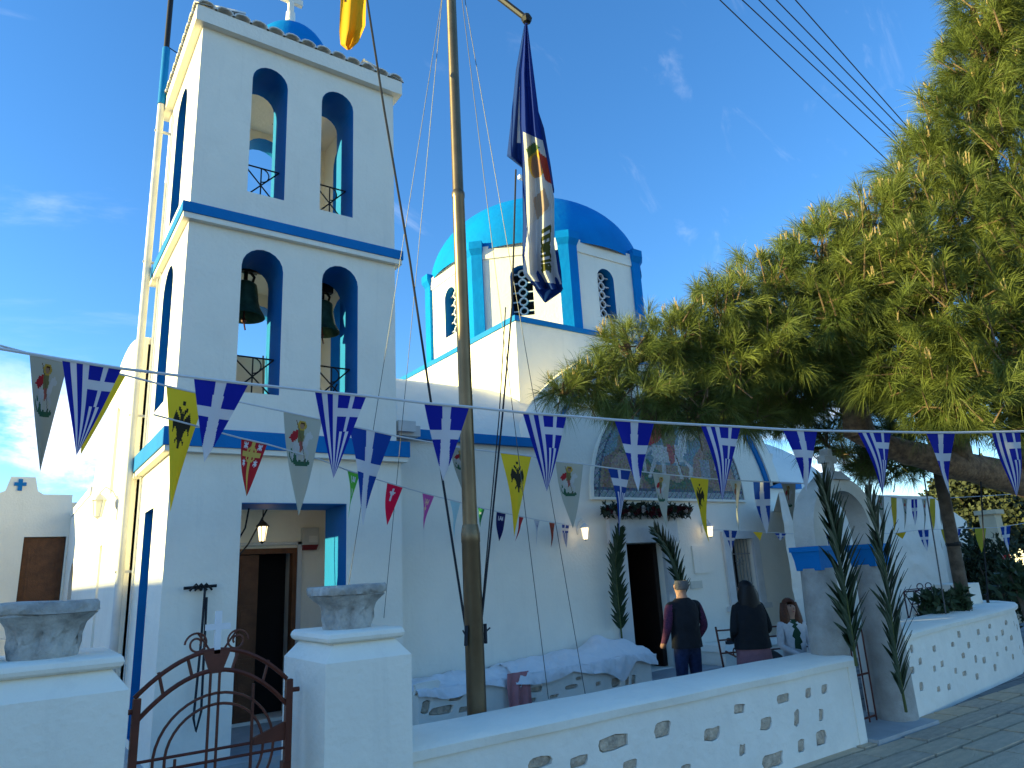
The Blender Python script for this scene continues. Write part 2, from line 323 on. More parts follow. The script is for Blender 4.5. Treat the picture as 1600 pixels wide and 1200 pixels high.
for k in range(NT):
    put_tile(tmx, CX0+wx*(k+.5), CY0-.03, 0); put_tile(tmx, CX0+wx*(k+.5), CY1+.03, PI)
for k in range(11):
    put_tile(tmy, CX0-.03, CY0+wy*(k+.5), -PI/2); put_tile(tmy, CX1+.03, CY0+wy*(k+.5), PI/2)
B = MB(); B.lathe([(.60, 8.95), (.60, 9.36), (.63, 9.38), (.63, 9.42)], (2.80, 9.3, 0), 28); B.build('lantern_drum', WHITE, tower, smooth=40)
B = MB(); B.lathe([(.60*math.cos(a), 9.42+.70*math.sin(a)) for a in np.linspace(0, PI/2-.001, 12)], (2.80, 9.3, 0), 32); B.build('cupola', DOMEB, tower, smooth=60)
B = MB(); B.lathe([(.11, 10.10), (.12, 10.2), (.075, 10.25), (.07, 10.42)], (2.78, 9.3, 0), 12); B.box(2.74, 2.82, 9.26, 9.34, 10.42, 10.95); B.box(2.60, 2.96, 9.265, 9.335, 10.62, 10.72); B.build('finial_cross', WHITE, tower, smooth=40)
# railings in the arches
def railing(x0, x1, z0, z1, y, nm='railing'):
    b = MB(); r = 0.011; xm = (x0+x1)/2; zm = (z0+z1)/2
    b.tube([(x0, y, z1), (x1, y, z1)], r, 5); b.tube([(x0, y, z0), (x1, y, z0)], r, 5); b.tube([(xm, y, z0), (xm, y, z1)], r*.9, 5)
    b.tube([(x0, y, z1), (x1, y, z0)], r*.9, 5); b.tube([(x0, y, z0), (x1, y, z1)], r*.9, 5)
    for sx in (1,):
        b.tube([(xm+sx*(.10*math.sin(t)), y, z1-.10+.10*math.cos(t)) for t in np.linspace(0, PI, 8)], r*.8, 5)
    return b.build(nm, IRON, tower)
for x0, x1 in ((1.99, 2.45), (2.92, 3.38)): railing(x0, x1, 6.53, 7.03, TY0+.26)
for x0, x1 in ((1.97, 2.47), (2.97, 3.46)): railing(x0, x1, 3.95, 4.43, TY0+.26)
# down pipe, mast and cables on the left rear corner
B = MB(); px = 1.20
B.tube([(px, 10.25, 0.1), (px, 10.25, 8.75)], 0.05, 10); B.tube([(px+.12, 10.1, 7.4), (px+.12, 10.1, 0.2)], .011, 5); B.tube([(px+.13, 9.9, 8.4), (px+.13, 9.9, 3.5)], .008, 5)
for z in (8.3, 6.2, 4.0, 2.0): B.box(px-.06, px+.16, 10.235, 10.265, z-.015, z+.015)
B.build('drain_pipe', LAMPM, tower, smooth=50)
B = MB(); B.tube([(px, 10.25, 8.76), (px, 10.25, 9.75)], .055, 10); B.build('mast_sleeve', BLUE, tower, smooth=50)
B = MB(); B.tube([(px, 10.25, 9.76), (px, 10.25, 12.4)], .04, 8); B.tube([(px, 10.25, 9.8), (px+.5, 9.9, 9.3)], .008, 4); B.build('mast', IRON, tower, smooth=50)
# bells
def bell(c, s, label):
    t = thing('church_bell', c, label, 'bell', 'bells in the belfry'); x, y, z = c
    pr = [(.02, .50), (.10, .50), (.155, .46), (.17, .38), (.185, .22), (.215, .10), (.262, .02), (.285, -.03), (.27, -.035), (.24, .02), (.18, .2), (.14, .42), (.0, .44)]
    b = MB(); b.lathe([(r*s, h*s) for r, h in pr], c, 24); b.build('bell_body', BRONZE, t, smooth=50)
    b = MB(); b.tube([(x, y, z+.50*s), (x, y, z+.78*s)], .03*s, 6)
    for q in (-1, 1): b.tube([(x+q*.09*s, y, z+.49*s), (x+q*.12*s, y, z+.6*s), (x+q*.05*s, y, z+.68*s)], .022*s, 5)
    b.box(x-.16*s, x+.16*s, y-.05, y+.05, z+.66*s, z+.76*s); b.tube([(1.6, y, z+.80*s), (3.75, y, z+.80*s)], .03, 6); b.build('headstock', IRON, t)
    b = MB(); b.tube([(x, y, z+.4*s), (x, y, z-.06*s)], .014*s, 6); b.ball((x, y, z-.08*s), .04*s, 8); b.tube([(x, y, z-.1*s), (x+.02, y-.01, z-.22*s)], .012*s, 5); b.build('clapper', RUST, t)
    return t
pl, pr_ = onY(381, 496, 8.95), onY(503, 520, 8.95)
bell((pl[0], 8.95, pl[2]+.03), 0.92, 'green bronze bell in the lower arch nearer the drain pipe')
bell((pr_[0], 8.95, pr_[2]+.03), 0.86, 'green bronze bell in the lower arch nearer the church dome')
pu = onY(420, 186, 9.9); bell((pu[0], 9.75, pu[2]-.1), 0.42, 'small dark bell high inside the upper belfry')

# ================================================================== CHURCH
church = thing('church', (9.0, 8.6, 0), 'white church with blue dome, arched mosaic gable and flower-hung marble doorway', 'church')
FY = 8.6; GX, GZ, GR = 9.45, 2.38, 3.05
a_r = math.asin((3.2-GZ)/GR); a_l = PI-math.asin((3.7-GZ)/GR)
arc = [(GX+GR*math.cos(a), GZ+GR*math.sin(a)) for a in np.linspace(a_r, a_l, 36)]
DOORH = rect(8.25, 9.12, 0.12, 2.10); WINH = rect(10.88, 11.55, 1.0, 2.12)
f = MB(); f.panel([(4.07, -.1), (13.25, -.1), (13.25, 3.2)]+arc+[(4.07, 3.7)], [DOORH, WINH], FY, FY+.5, mY, 0, 0); f.build('facade', [WHITE], church, smooth=25)
# gable rim: white coping with a blue edge
def ring(B, r0, r1, y0, y1, a0, a1, n=40, mi=0, cx=GX, cz=GZ):
    k = len(B.v); A = np.linspace(a0, a1, n+1)
    for a in A:
        for r, y_ in ((r0, y0), (r1, y0), (r1, y1), (r0, y1)): B.v.append((cx+r*math.cos(a), y_, cz+r*math.sin(a)))
    for i in range(n):
        for j in range(4): p, q = k+i*4+j, k+i*4+(j+1) % 4; B.f.append((p, q, q+4, p+4)); B.m.append(mi)
    B.f += [(k, k+1, k+2, k+3), (k+n*4+3, k+n*4+2, k+n*4+1, k+n*4)]; B.m += [mi, mi]
B = MB(); ring(B, 3.0, 3.26, FY-.09, FY+.55, a_r-.02, a_l+.02); B.build('gable_coping', WHITE, church, smooth=30)
B = MB(); ring(B, 2.90, 2.998, FY-.05, FY+.01, a_r, a_l); B.build('gable_blue_edge', BLUE, church, smooth=30)
B = MB(); B.box(4.08, 6.72, FY-.09, FY+.2, 3.58, 3.715); B.build('eaves_band', BLUE, church)
B = MB(); B.box(12.36, 13.34, FY-.09, FY+.2, 3.09, 3.215); B.build('eaves_band', BLUE, church)
# barrel vaults
def segarc(y0, z0, yc, zc, n=24):
    h = yc-y0; rise = zc-z0; Rr = (h*h+rise*rise)/(2*rise); c = zc-Rr; a = math.asin(h/Rr)
    return [(yc+Rr*math.sin(t), c+Rr*math.cos(t)) for t in np.linspace(-a, a, n)]
va = segarc(8.75, 3.62, 12.25, 5.36)
INNER = None
def prismX(B, poly, x0, x1, mi=0):
    n = len(poly); k = len(B.v); B.v += [(x0, a, b) for a, b in poly]+[(x1, a, b) for a, b in poly]
    for i in range(n): j = (i+1) % n; B.f.append((k+i, k+j, k+n+j, k+n+i)); B.m.append(mi)
    for q in (0, n):
        for t in geometry.tessellate_polygon([[Vector((a, b, 0)) for a, b in poly]]): B.f.append(tuple(k+q+i for i in t)); B.m.append(mi)
VAULT = mat('vault_plaster', (0.84, 0.80, 0.71), 0.9, 0.06, 1.0, 0.5, 12)
B = MB(); prismX(B, va+[(15.75, -.1), (9.1, -.1), (9.1, 3.0), (8.75, 3.0)], 4.07, 6.8); prismX(B, [(10.9, -.1), (10.9, 3.0), (9.2, 3.0)]+va[1:]+[(15.75, -.1)], 6.8, 13.2); B.build('nave_vault', VAULT, church, smooth=30)
vb = segarc(8.75, 3.10, 12.25, 4.86)
B = MB(); prismX(B, vb+[(15.75, -.1), (9.15, -.1), (9.15, 2.9), (8.75, 2.9)], 13.2, 15.2); B.build('side_vault', VAULT, church, smooth=30)
va2 = [p for p in va if p[0] > 10.45]
B = MB(); prismX(B, [(10.42, -.1), (10.42, va2[0][1]-.02)]+va2+[(15.75, -.1)], 1.32, 4.07); B.build('rear_vault', VAULT, church, smooth=30)
WX = 1.25
ew = [(10.42, -.1), (21.0, -.1), (21.0, 3.62), (15.9, 3.62)]+[(p[0], p[1]+.12) for p in reversed(va2)]+[(10.42, va2[0][1]+.08)]
slit = [(12.38, 3.25), (12.80, 3.25), (12.80, 4.68), (12.38, 4.55)]
B = MB(); B.panel(ew, [slit, arch(18.3, 19.4, 0.3, 2.45), rect(13.1, 13.45, .3, 2.5)], WX, WX+.3, mX, 0, 0); B.build('side_wall', [WHITE], church, smooth=25)
B = MB(); B.box(WX+.2, WX+.24, 12.3, 12.9, 3.2, 4.7); B.box(WX+.15, WX+.19, 13.0, 13.5, .3, 2.5); B.build('side_window', mat('grey_shutter', (.25, .27, .29), .6), church)
B = MB(); B.panel(arch(18.3, 19.4, 0.3, 2.45), [], WX+.12, WX+.18, mX); B.build('side_door', WOOD, church)
B = MB(); B.box(WX-.02, 1.9, 16.0, 21, 3.622, 3.78); B.build('parapet', WHITE, church)
# gable vault running back to the dome
B = MB(); gv = [(GX+2.95*math.cos(a), GZ+2.95*math.sin(a)) for a in np.linspace(0.1, PI-.1, 30)]
k = len(gv); B.v = [(a, FY+.5, b) for a, b in gv]+[(a, 10.1, b) for a, b in gv]; B.f = [(i, i+1, k+i+1, k+i) for i in range(k-1)]; B.m = [0]*(k-1); B.build('gable_vault', VAULT, church, smooth=40)
# dome base, drum, dome
DX, DY, DH = 9.70, 12.32, 2.47
B = MB(); B.box(DX-DH, DX+DH, DY-DH, DY+DH, 3.4, 6.24); B.build('dome_base', WHITE, church)
B = MB(); B.box(DX-DH-.035, DX+DH+.035, DY-DH-.035, DY+DH+.035, 6.20, 6.30); B.build('dome_base_edge', BLUE, church)
AP = 2.38; RV = AP/math.cos(PI/8); fw = 2*AP*math.tan(PI/8)
def face_mp(k, off):
    a = -PI/2+k*PI/4; nx, ny = math.cos(a), math.sin(a); tx, ty = -ny, nx
    return lambda s, b, t: (DX+nx*(AP+off-t)+tx*s, DY+ny*(AP+off-t)+ty*s, b)
RINGP = [(math.cos(t), math.sin(t)) for t in np.linspace(0, 2*PI, 13)[:-1]]
for k in range(8):
    mpk = face_mp(k, 0)
    B = MB(); B.panel([(-fw/2, 6.28), (fw/2, 6.28), (fw/2, 8.3), (-fw/2, 8.3)], [arch(-.23, .23, 6.70, 7.80)], 0, .3, mpk); dw = B.build('drum_wall', [WHITE, BLUE], church, smooth=30)
    B = MB(); B.panel(rect(-.26, .26, 6.66, 7.82), [], .34, .36, mpk); B.build('window_dark', DARK, dw)
    B = MB()
    rows = 5; ph = 1.02/rows
    for i in range(rows):
        zc = 6.76+ph*(i+.45); rr = ph*.46
        B.panel([(x*rr, zc+z*rr) for x, z in RINGP], [[(x*rr*.68, zc+z*rr*.68) for x, z in RINGP]], .14, .19, mpk, 0, 0)
        for q in (-1, 1): B.panel(rect(min(q*rr*.95, q*.215), max(q*rr*.95, q*.215), zc-.012, zc+.012), [], .145, .185, mpk)
        if i < rows-1: B.panel(rect(-.02, .02, zc+rr*.9, zc+ph-rr*.9), [], .145, .185, mpk)
    B.build('window_lattice', mat('lattice_plaster', (.72, .70, .68), .8), dw)
    B = MB(); B.panel(rect(-fw/2+.1, fw/2-.1, 8.02, 8.30), [], -.03, .0, mpk); B.build('drum_frieze', WHITE, dw)
    a = -PI/2+(k+.5)*PI/4; B = MB(); c, s_ = math.cos(a), math.sin(a); cx, cy = DX+RV*c, DY+RV*s_
    ta, tb = a-PI/8, a+PI/8
    def pl_sec(w, o): # L-shaped corner pilaster section
        e1 = (math.sin(ta), -math.cos(ta)); e2 = (-math.sin(tb), math.cos(tb)); n1 = (math.cos(ta), math.sin(ta)); n2 = (math.cos(tb), math.sin(tb))
        return [(cx+e1[0]*w, cy+e1[1]*w), (cx+e1[0]*w+n1[0]*o, cy+e1[1]*w+n1[1]*o), (cx+c*o*1.08, cy+s_*o*1.08), (cx+e2[0]*w+n2[0]*o, cy+e2[1]*w+n2[1]*o), (cx+e2[0]*w, cy+e2[1]*w), (cx-c*.2, cy-s_*.2)]
    secs = [(6.28, .20, .06), (8.12, .20, .06), (8.24, .22, .13), (8.40, .22, .13)]
    pts = [[(x, y_, z) for x, y_ in pl_sec(w, o_)] for z, w, o_ in secs]; kk = len(B.v)
    for p in pts: B.v += p
    for i in range(3):
        for j in range(6): q = kk+i*6+j; q2 = kk+i*6+(j+1) % 6; B.f.append((q, q2, q2+6, q+6)); B.m.append(0)
    B.f.append(tuple(kk+18+j for j in range(6))); B.m.append(0); B.build('drum_pilaster', DOMEB, church)
B = MB(); B.lathe([(2.50*math.cos(a), 8.24+1.97*math.sin(a)) for a in np.linspace(0, PI/2-.001, 24)], (DX, DY, 0), 64); B.build('dome', DOMEB, church, smooth=60)
B = MB(); B.box(DX-.05, DX+.05, DY-.05, DY+.05, 10.4, 11.6); B.box(DX-.3, DX+.3, DY-.045, DY+.045, 11.1, 11.2); B.build('dome_cross', WHITE, church)
# doorway
B = MB(); B.box(7.98, 8.248, FY-.06, FY+.15, .05, 2.10); B.box(9.122, 9.40, FY-.06, FY+.15, .05, 2.10); B.box(7.90, 9.48, FY-.08, FY+.15, 2.102, 2.50); B.box(7.86, 9.52, FY-.12, FY+.1, 2.502, 2.56); B.build('door_surround', MARBLEW, church)
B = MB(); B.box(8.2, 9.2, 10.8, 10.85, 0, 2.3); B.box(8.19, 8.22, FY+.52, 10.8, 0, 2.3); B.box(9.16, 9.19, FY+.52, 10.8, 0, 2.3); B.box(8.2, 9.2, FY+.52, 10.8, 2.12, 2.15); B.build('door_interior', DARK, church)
B = MB(); B.box(9.02, 9.115, FY+.12, FY+.75, .13, 2.09); B.build('open_door_leaf', DARKW, church)
B = MB(); B.box(7.7, 9.7, 8.05, FY, -.06, .10); B.box(7.5, 9.9, 7.75, 8.05, -.06, .02); B.build('door_step', mat('step_marble2', (.40, .41, .42), .7, .1, 5), church)
# window with grille
B = MB(); B.box(10.70, 10.878, FY-.05, FY+.12, .95, 2.26); B.box(11.552, 11.73, FY-.05, FY+.12, .95, 2.26); B.box(10.878, 11.552, FY-.05, FY+.12, 2.122, 2.26); B.box(10.62, 11.80, FY-.10, FY+.12, .86, .948); B.build('window_surround', MARBLEW, church)
B = MB(); B.box(10.85, 11.58, FY+.40, FY+.44, .95, 2.15); B.build('window_pane', DARK, church)
B = MB()
for x in np.linspace(10.94, 11.49, 7): B.tube([(x, FY+.06, 1.0), (x, FY+.06, 2.12)], .009, 5)
for z in (1.25, 1.85): B.tube([(10.88, FY+.06, z), (11.55, FY+.06, z)], .009, 5)
c = (11.21, FY+.05, 1.72)
for k in range(8): B.tube([c, (c[0]+.13*math.cos(k*PI/4), c[1], c[2]+.13*math.sin(k*PI/4))], .007, 4)
B.build('window_grille', mat('grey_iron', (.3, .3, .3), .5, metal=.4), church)
B = MB(); B.box(9.86, 10.28, FY-.025, FY, 1.55, 2.02); B.build('wall_plaque', WHITE, church)
B = MB(); B.box(9.72, 10.02, FY-.02, FY, 1.30, 1.43); B.build('name_plate', mat('cream_plate', (.6, .58, .5), .5), church)
# floodlight on the eaves band next to the tower
B = MB(); q = onY(636, 680, 8.35); x, y, z = q
B.box(x-.16, x+.16, y-.08, y+.12, z-.02, z+.12); B.tube([(x-.1, y, z+.05), (x-.22, y-.05, z+.14), (x-.2, y, z+.2)], .02, 6); B.box(x-.2, x+.05, y-.16, y-.06, z+.02, z+.16); fl = B.build('floodlight', mat('pale_metal', (.55, .54, .52), .5), base=(x, y, z-.02))
tag(fl, 'pale boxy floodlight sitting on the blue band where tower meets church', 'floodlight')

# mosaic lunette: a painter on a grid of small tesserae
class Paint:
    def __init__(s, nu, nv, bg): s.nu, s.nv = nu, nv; s.c = np.zeros((nv, nu, 3)); s.c[:] = bg; u = (np.arange(nu)+.5)/nu; v = (np.arange(nv)+.5)/nv; s.U, s.V = np.meshgrid(u, v)
    def mask(s, M, col): s.c[M] = col; return s
    def rect(s, u0, u1, v0, v1, col): return s.mask((s.U >= u0) & (s.U < u1) & (s.V >= v0) & (s.V < v1), col)
    def ell(s, u, v, ru, rv, col): return s.mask(((s.U-u)/ru)**2+((s.V-v)/rv)**2 < 1, col)
    def poly(s, pts, col):
        ins = np.zeros(s.U.shape, bool); n = len(pts)
        for i in range(n):
            (x1, y1), (x2, y2) = pts[i], pts[(i+1) % n]
            c = ((y1 > s.V) != (y2 > s.V)); xi = (x2-x1)*(s.V-y1)/((y2-y1) or 1e-9)+x1; ins ^= c & (s.U < xi)
        return s.mask(ins, col)
    def line(s, pts, w, col, asp=1.0):
        for (x1, y1), (x2, y2) in zip(pts[:-1], pts[1:]):
            dx, dy = (x2-x1), (y2-y1)*asp; L2 = dx*dx+dy*dy or 1e-9
            t = np.clip(((s.U-x1)*dx+(s.V-y1)*asp*dy)/L2, 0, 1); D = (s.U-x1-t*dx)**2+((s.V-y1)*asp-t*dy)**2
            s.mask(D < (w/2)**2, col)
        return s
def paint_mesh(name, P, fn, keep=None, material=None, parent=None, base=None, jit=0.0):
    nu, nv = P.nu, P.nv; V = []
    for j in range(nv+1):
        for i in range(nu+1): V.append(fn(i/nu, j/nv))
    F = []; C = []
    for j in range(nv):
        for i in range(nu):
            if keep is not None and not keep[j, i]: continue
            F.append((j*(nu+1)+i, j*(nu+1)+i+1, (j+1)*(nu+1)+i+1, (j+1)*(nu+1)+i)); C.append(P.c[j, i])
    base = Vector(base) if base is not None else (wloc(parent) if parent else Vector((0, 0, 0)))
    me = bpy.data.meshes.new(name); me.from_pydata([tuple(Vector(map(float, v))-base) for v in V], [], F); me.materials.append(material or PRINT)
    a = me.color_attributes.new('print', 'FLOAT_COLOR', 'CORNER'); C = np.array(C)
    if jit: C = np.clip(C*(1+rng.normal(0, jit, (len(C), 1)))+rng.normal(0, jit*.15, C.shape), 0, 1)
    cc = np.ones((len(F)*4, 4)); cc[:, :3] = np.repeat(C, 4, 0); a.data.foreach_set('color', cc.ravel())
    me.shade_smooth(); o = bpy.data.objects.new(name, me); COL.objects.link(o)
    if parent: o.parent = parent
    else: o.location = base
    return o
def george(P, u0, v0, w, h, fine=True, tint=1.0):
    """a rider in a red cloak on a white horse over a green dragon"""
    A = lambda pts: [(u0+x*w, v0+y*h) for x, y in pts]
    t = tint; k = w/h if h else 1
    P.poly(A([(.05, .80), (.2, .74), (.35, .84), (.55, .90), (.75, .82), (.95, .93), (.8, 1.0), (.3, 1.0), (.1, .93)]), (.05*t, .14*t, .08*t))
    P.line(A([(.1, .9), (.0, .78), (.1, .66), (.2, .76), (.32, .82)]), .05*w, (.06*t, .17*t, .09*t))
    P.poly(A([(.2, .48), (.6, .46), (.72, .52), (.66, .66), (.3, .68), (.18, .6)]), (.62*t, .62*t, .60*t))
    P.poly(A([(.6, .5), (.66, .28), (.78, .22), (.93, .34), (.86, .4), (.78, .38), (.74, .56)]), (.66*t, .66*t, .64*t))
    for a, b in (((.24, .62), (.12, .84)), ((.34, .64), (.36, .86)), ((.62, .6), (.8, .72)), ((.8, .72), (.76, .84)), ((.58, .62), (.62, .84))): P.line(A([a, b]), .06*w, (.58*t, .58*t, .56*t))
    P.line(A([(.18, .52), (.06, .6), (.05, .78)]), .05*w, (.55*t, .55*t, .52*t))
    P.poly(A([(.36, .22), (.2, .26), (.02, .42), (.1, .44), (.16, .5), (.3, .44), (.42, .34)]), (.50*t, .03*t, .04*t))
    P.poly(A([(.36, .2), (.56, .2), (.6, .36), (.54, .5), (.38, .5), (.36, .34)]), (.22*t, .20*t, .08*t))
    P.poly(A([(.42, .46), (.56, .46), (.54, .66), (.46, .7)]), (.45*t, .12*t, .10*t))
    P.ell(u0+.5*w, v0+.11*h, .15*w, .105*h, (.60*t, .38*t, .06*t)); P.ell(u0+.5*w, v0+.12*h, .085*w, .07*h, (.42*t, .24*t, .15*t)); P.poly(A([(.42, .1), (.46, .04), (.56, .05), (.58, .11), (.5, .08)]), (.12*t, .05*t, .02*t))
    P.line(A([(.3, .02), (.5, .45), (.7, .92)]), .02*w, (.18*t, .12*t, .07*t))
MP = Paint(150, 82, (.19, .30, .36))
sand = (.36, .27, .20); sand2 = (.27, .19, .14)
MP.rect(0, 1, .70, 1, sand)
MP.poly([(.06, .98), (.08, .66), (.16, .58), (.19, .36), (.22, .32), (.26, .4), (.28, .55), (.36, .7), (.36, 1)], sand2); MP.poly([(.1, .98), (.12, .68), (.19, .58), (.21, .38), (.25, .58), (.3, .72), (.3, 1)], (.40, .30, .23))
MP.poly([(.62, .9), (.66, .6), (.72, .5), (.74, .28), (.79, .24), (.84, .4), (.9, .62), (.96, .95)], (.38, .25, .20)); MP.poly([(.7, .9), (.74, .5), (.78, .3), (.82, .5), (.86, .9)], sand2)
for x, y_ in ((.22, .62), (.8, .62)):
    for a in np.linspace(-1.2, 1.2, 7): MP.line([(x, y_), (x+.05*math.sin(a), y_-.10*math.cos(a))], .008, (.10, .16, .09), .55)
MP.poly([(.8, .72), (.82, .52), (.86, .5), (.88, .74)], (.45, .40, .42)); MP.rect(.70, .77, .62, .82, (.28, .32, .36))
george(MP, .30, .12, .42, .82)
MP.line([(.36, .9), (.44, .82), (.54, .93), (.66, .84), (.76, .92)], .03, (.10, .14, .10), .55); MP.poly([(.33, .93), (.42, .86), (.5, .96), (.36, .99)], (.03, .03, .05))
R2 = np.hypot((MP.U-.5)/.5, (1-MP.V)/.985)
brd = (R2 > .93) | (MP.V > .93); MP.mask(brd, (.30, .38, .42)); MP.mask(brd & ((np.floor(MP.U*150) + np.floor(MP.V*82)) % 5 == 0), (.10, .15, .22)); MP.mask(((R2 > .915) & (R2 < .935)) | ((MP.V > .915) & (MP.V < .935)), (.08, .12, .18)); MP.mask((R2 > .985) & (R2 <= 1.0), (.08, .12, .18))
MP.c *= np.array([.74, .70, .66]); MCX, MR = 9.56, 1.92
paint_mesh('mosaic', MP, lambda u, v: (MCX+(u-.5)*2*MR, FY-.03, 2.84+(1-v)*1.93), keep=R2 <= 1.0, material=MOSAIC, parent=church, jit=.16)
B = MB(); arcm = [(MCX+(MR+.05)*math.cos(a), 2.80+(1.93+.05)*math.sin(a)) for a in np.linspace(0, PI, 30)]; arci = [(MCX+MR*.995*math.cos(a), 2.842+1.92*math.sin(a)) for a in np.linspace(0, PI, 30)]
B.panel(arcm, [arci], FY-.05, FY+.01, mY, 0, 0); B.build('mosaic_frame', WHITE, church)

# ================================================================== LEFT CHAPEL + UNSEEN SHADING HOUSE
chap = thing('chapel', (0.3, 21, 0), 'small whitewashed chapel with shaped gable, blue cross and brown panelled door', 'chapel')
prof = [(-4.6, -.1), (1.24, -.1), (1.24, 4.2), (.62, 4.2), (.50, 4.28), (.42, 4.62), (-.08, 4.62), (-.16, 4.28), (-.30, 4.2), (-4.6, 4.1)]
B = MB(); B.panel(prof, [rect(.33, 1.20, .9, 3.17)], 21, 21.35, mY, 0, 0); B.build('front_wall', [WHITE], chap)
B = MB(); B.box(-4.6, 1.9, 21.36, 26, -.1, 4.05); B.build('body', WHITE, chap)
B = MB(); B.box(.08, .17, 20.96, 21, 4.28, 4.56); B.box(.0, .25, 20.962, 21, 4.40, 4.48); B.build('wall_cross', BLUE, chap)
B = MB(); B.box(.34, 1.19, 21.12, 21.18, .9, 3.16)
dch = B.build('door', WOOD, chap)
for z0, z1 in ((1.05, 1.45), (1.6, 2.95)):
    B = MB(); B.box(.45, 1.08, 21.09, 21.121, z0, z1); B.box(.52, 1.01, 21.07, 21.09, z0+.08, z1-.08); B.build('door_panel', WOOD, dch)
B = MB(); B.box(.28, .338, 21.02, 21.2, .9, 3.24); B.box(1.192, 1.238, 21.02, 21.2, .9, 3.24); B.box(.338, 1.192, 21.02, 21.2, 3.172, 3.24); B.build('door_frame', DARKW, chap)
B = MB(); B.box(-.6, 1.24, 19.9, 21, -.1, .88); B.box(-.6, 1.24, 19.5, 19.9, -.1, .5); B.build('steps', WHITE, chap)
nh = thing('shading_house', (-14, 14, 0), 'unseen white flat-roofed house with blue windows, added to shade the yard and arch', 'house')
B = MB(); B.box(-20, -12, 13.6, 24, -.4, 4.6); B.box(-20, -12.0, 11.5, 13.5, -.4, 7.1); B.box(-20, -12.0, 4.0, 11.4, -.4, 4.8); B.build('wall', WHITE, nh)  # unseen house added for its shadow; heights stepped to shade arch, spare pole
for y_ in (6.5, 9.2, 15.5, 18.5): B = MB(); B.box(-12.02, -11.96, y_, y_+.9, 1.0, 2.2); B.build('window', BLUE, nh)
B = MB(); B.box(-12.03, -11.95, 13.9, 14.8, -.3, 1.9); B.build('door', WOOD, nh)
# ================================================================== GATE PILLARS, CAPITALS, GATE
def pillar(x0, x1, y0, y1, label):
    t = thing('gate_pillar', ((x0+x1)/2, (y0+y1)/2, 0), label, 'pillar', 'pillars of the iron gate')
    b = MB(); b.box(x0, x1, y0, y1, -.1, 1.31); b.frustum((x0, x1, y0, y1), (x0+.075, x1-.075, y0+.075, y1-.075), 1.31, 1.405); b.build('shaft', WHITE, t)
    b = MB(); e = .045
    prof = [(0, 1.406), (-.012, 1.418), (-.018, 1.435), (-.012, 1.455), (0, 1.468)]
    for (o1, z1), (o2, z2) in zip(prof[:-1], prof[1:]):
        b.frustum((x0+e-o1*-1-.0, x1-e-o1, y0+e+o1, y1-e-o1), (x0+e+o2, x1-e-o2, y0+e+o2, y1-e-o2), z1, z2)
    b.build('cap_moulding', WHITE, t, smooth=50); return t
pillar(1.51, 2.035, 4.0, 4.72, 'white gate pillar joined to the long low wall')
pillar(-.12, .545, 3.95, 4.72, 'white gate pillar at the wall end below the chapel')
w_ = MB(); w_.box(-4, -.12, 4.05, 4.6, -.1, 1.30); w_.lathe([(.27, 0)], (0, 0, 0), 4); w_.v = w_.v[:8]; w_.f = w_.f[:6]; w_.m = w_.m[:6]
n = 12
k0 = len(w_.v)
for xx in (-4, -.02):
    for i in range(n+1): a = PI*i/n; w_.v.append((xx, 4.325+.29*math.cos(a), 1.30+.26*math.sin(a)))
for i in range(n): w_.f.append((k0+i, k0+i+1, k0+n+2+i, k0+n+1+i)); w_.m.append(0)
w_.f.append(tuple(k0+n+1+i for i in range(n+1))); w_.m.append(0)
tag(w_.build('boundary_wall', WHITE, base=(-2, 4.3, 0), smooth=40), 'round-topped white wall running on from the gate pillar away from the church', 'wall')
def capital(c, label, ang, s=1.0):
    """weathered antique capital: round foot flaring to a square abacus with hollow sides"""
    b = MB(); seg = 64
    levels = [(0.0, .142, .1), (.015, .146, .1), (.06, .140, .12), (.11, .146, .18), (.145, .162, .35), (.175, .188, .6), (.198, .208, .8), (.204, .200, .85), (.210, .213, .92), (.246, .217, .95), (.260, .208, .95)]
    rr = random.Random(label)
    off = Vector((rr.uniform(0, 50),)*3); k = 0
    for h, r, sq in levels:
        for j in range(seg):
            t = 2*PI*j/seg; cs, sn = math.cos(t), math.sin(t); q = max(abs(cs), abs(sn)); rad = r*((1-sq)+sq*min(1/q, 1.24))*(1-.05*sq*(1-abs(abs(cs)-abs(sn))))
            leaf = 0
            if .02 < h < .195: leaf = .017*math.sin(8*t+ (0 if h < .08 else PI/8))*math.sin(PI*min(1, h/.16)) + .007*math.sin(24*t+40*h)
            p = Vector((cs*rad, sn*rad, h)); nz = noise.noise(p*9+off)*.014+noise.noise(p*30+off)*.006
            rad += leaf+nz*(1.2 if h > .19 else .8)
            tt = t+ang; b.v.append((c[0]+s*rad*math.cos(tt), c[1]+s*rad*math.sin(tt), c[2]+s*(h+(noise.noise(p*6+off)*.010 if h > .20 else 0))))
    nl = len(levels)
    for i in range(nl-1):
        for j in range(seg): a_, b_ = i*seg+j, i*seg+(j+1) % seg; b.f.append((a_, b_, b_+seg, a_+seg)); b.m.append(0)
    b.f.append(tuple((nl-1)*seg+j for j in range(seg))); b.m.append(0)
    return tag(b.build('marble_capital', MARBLE, base=c, smooth=60), label, 'capital', 'antique capitals on the gate pillars')
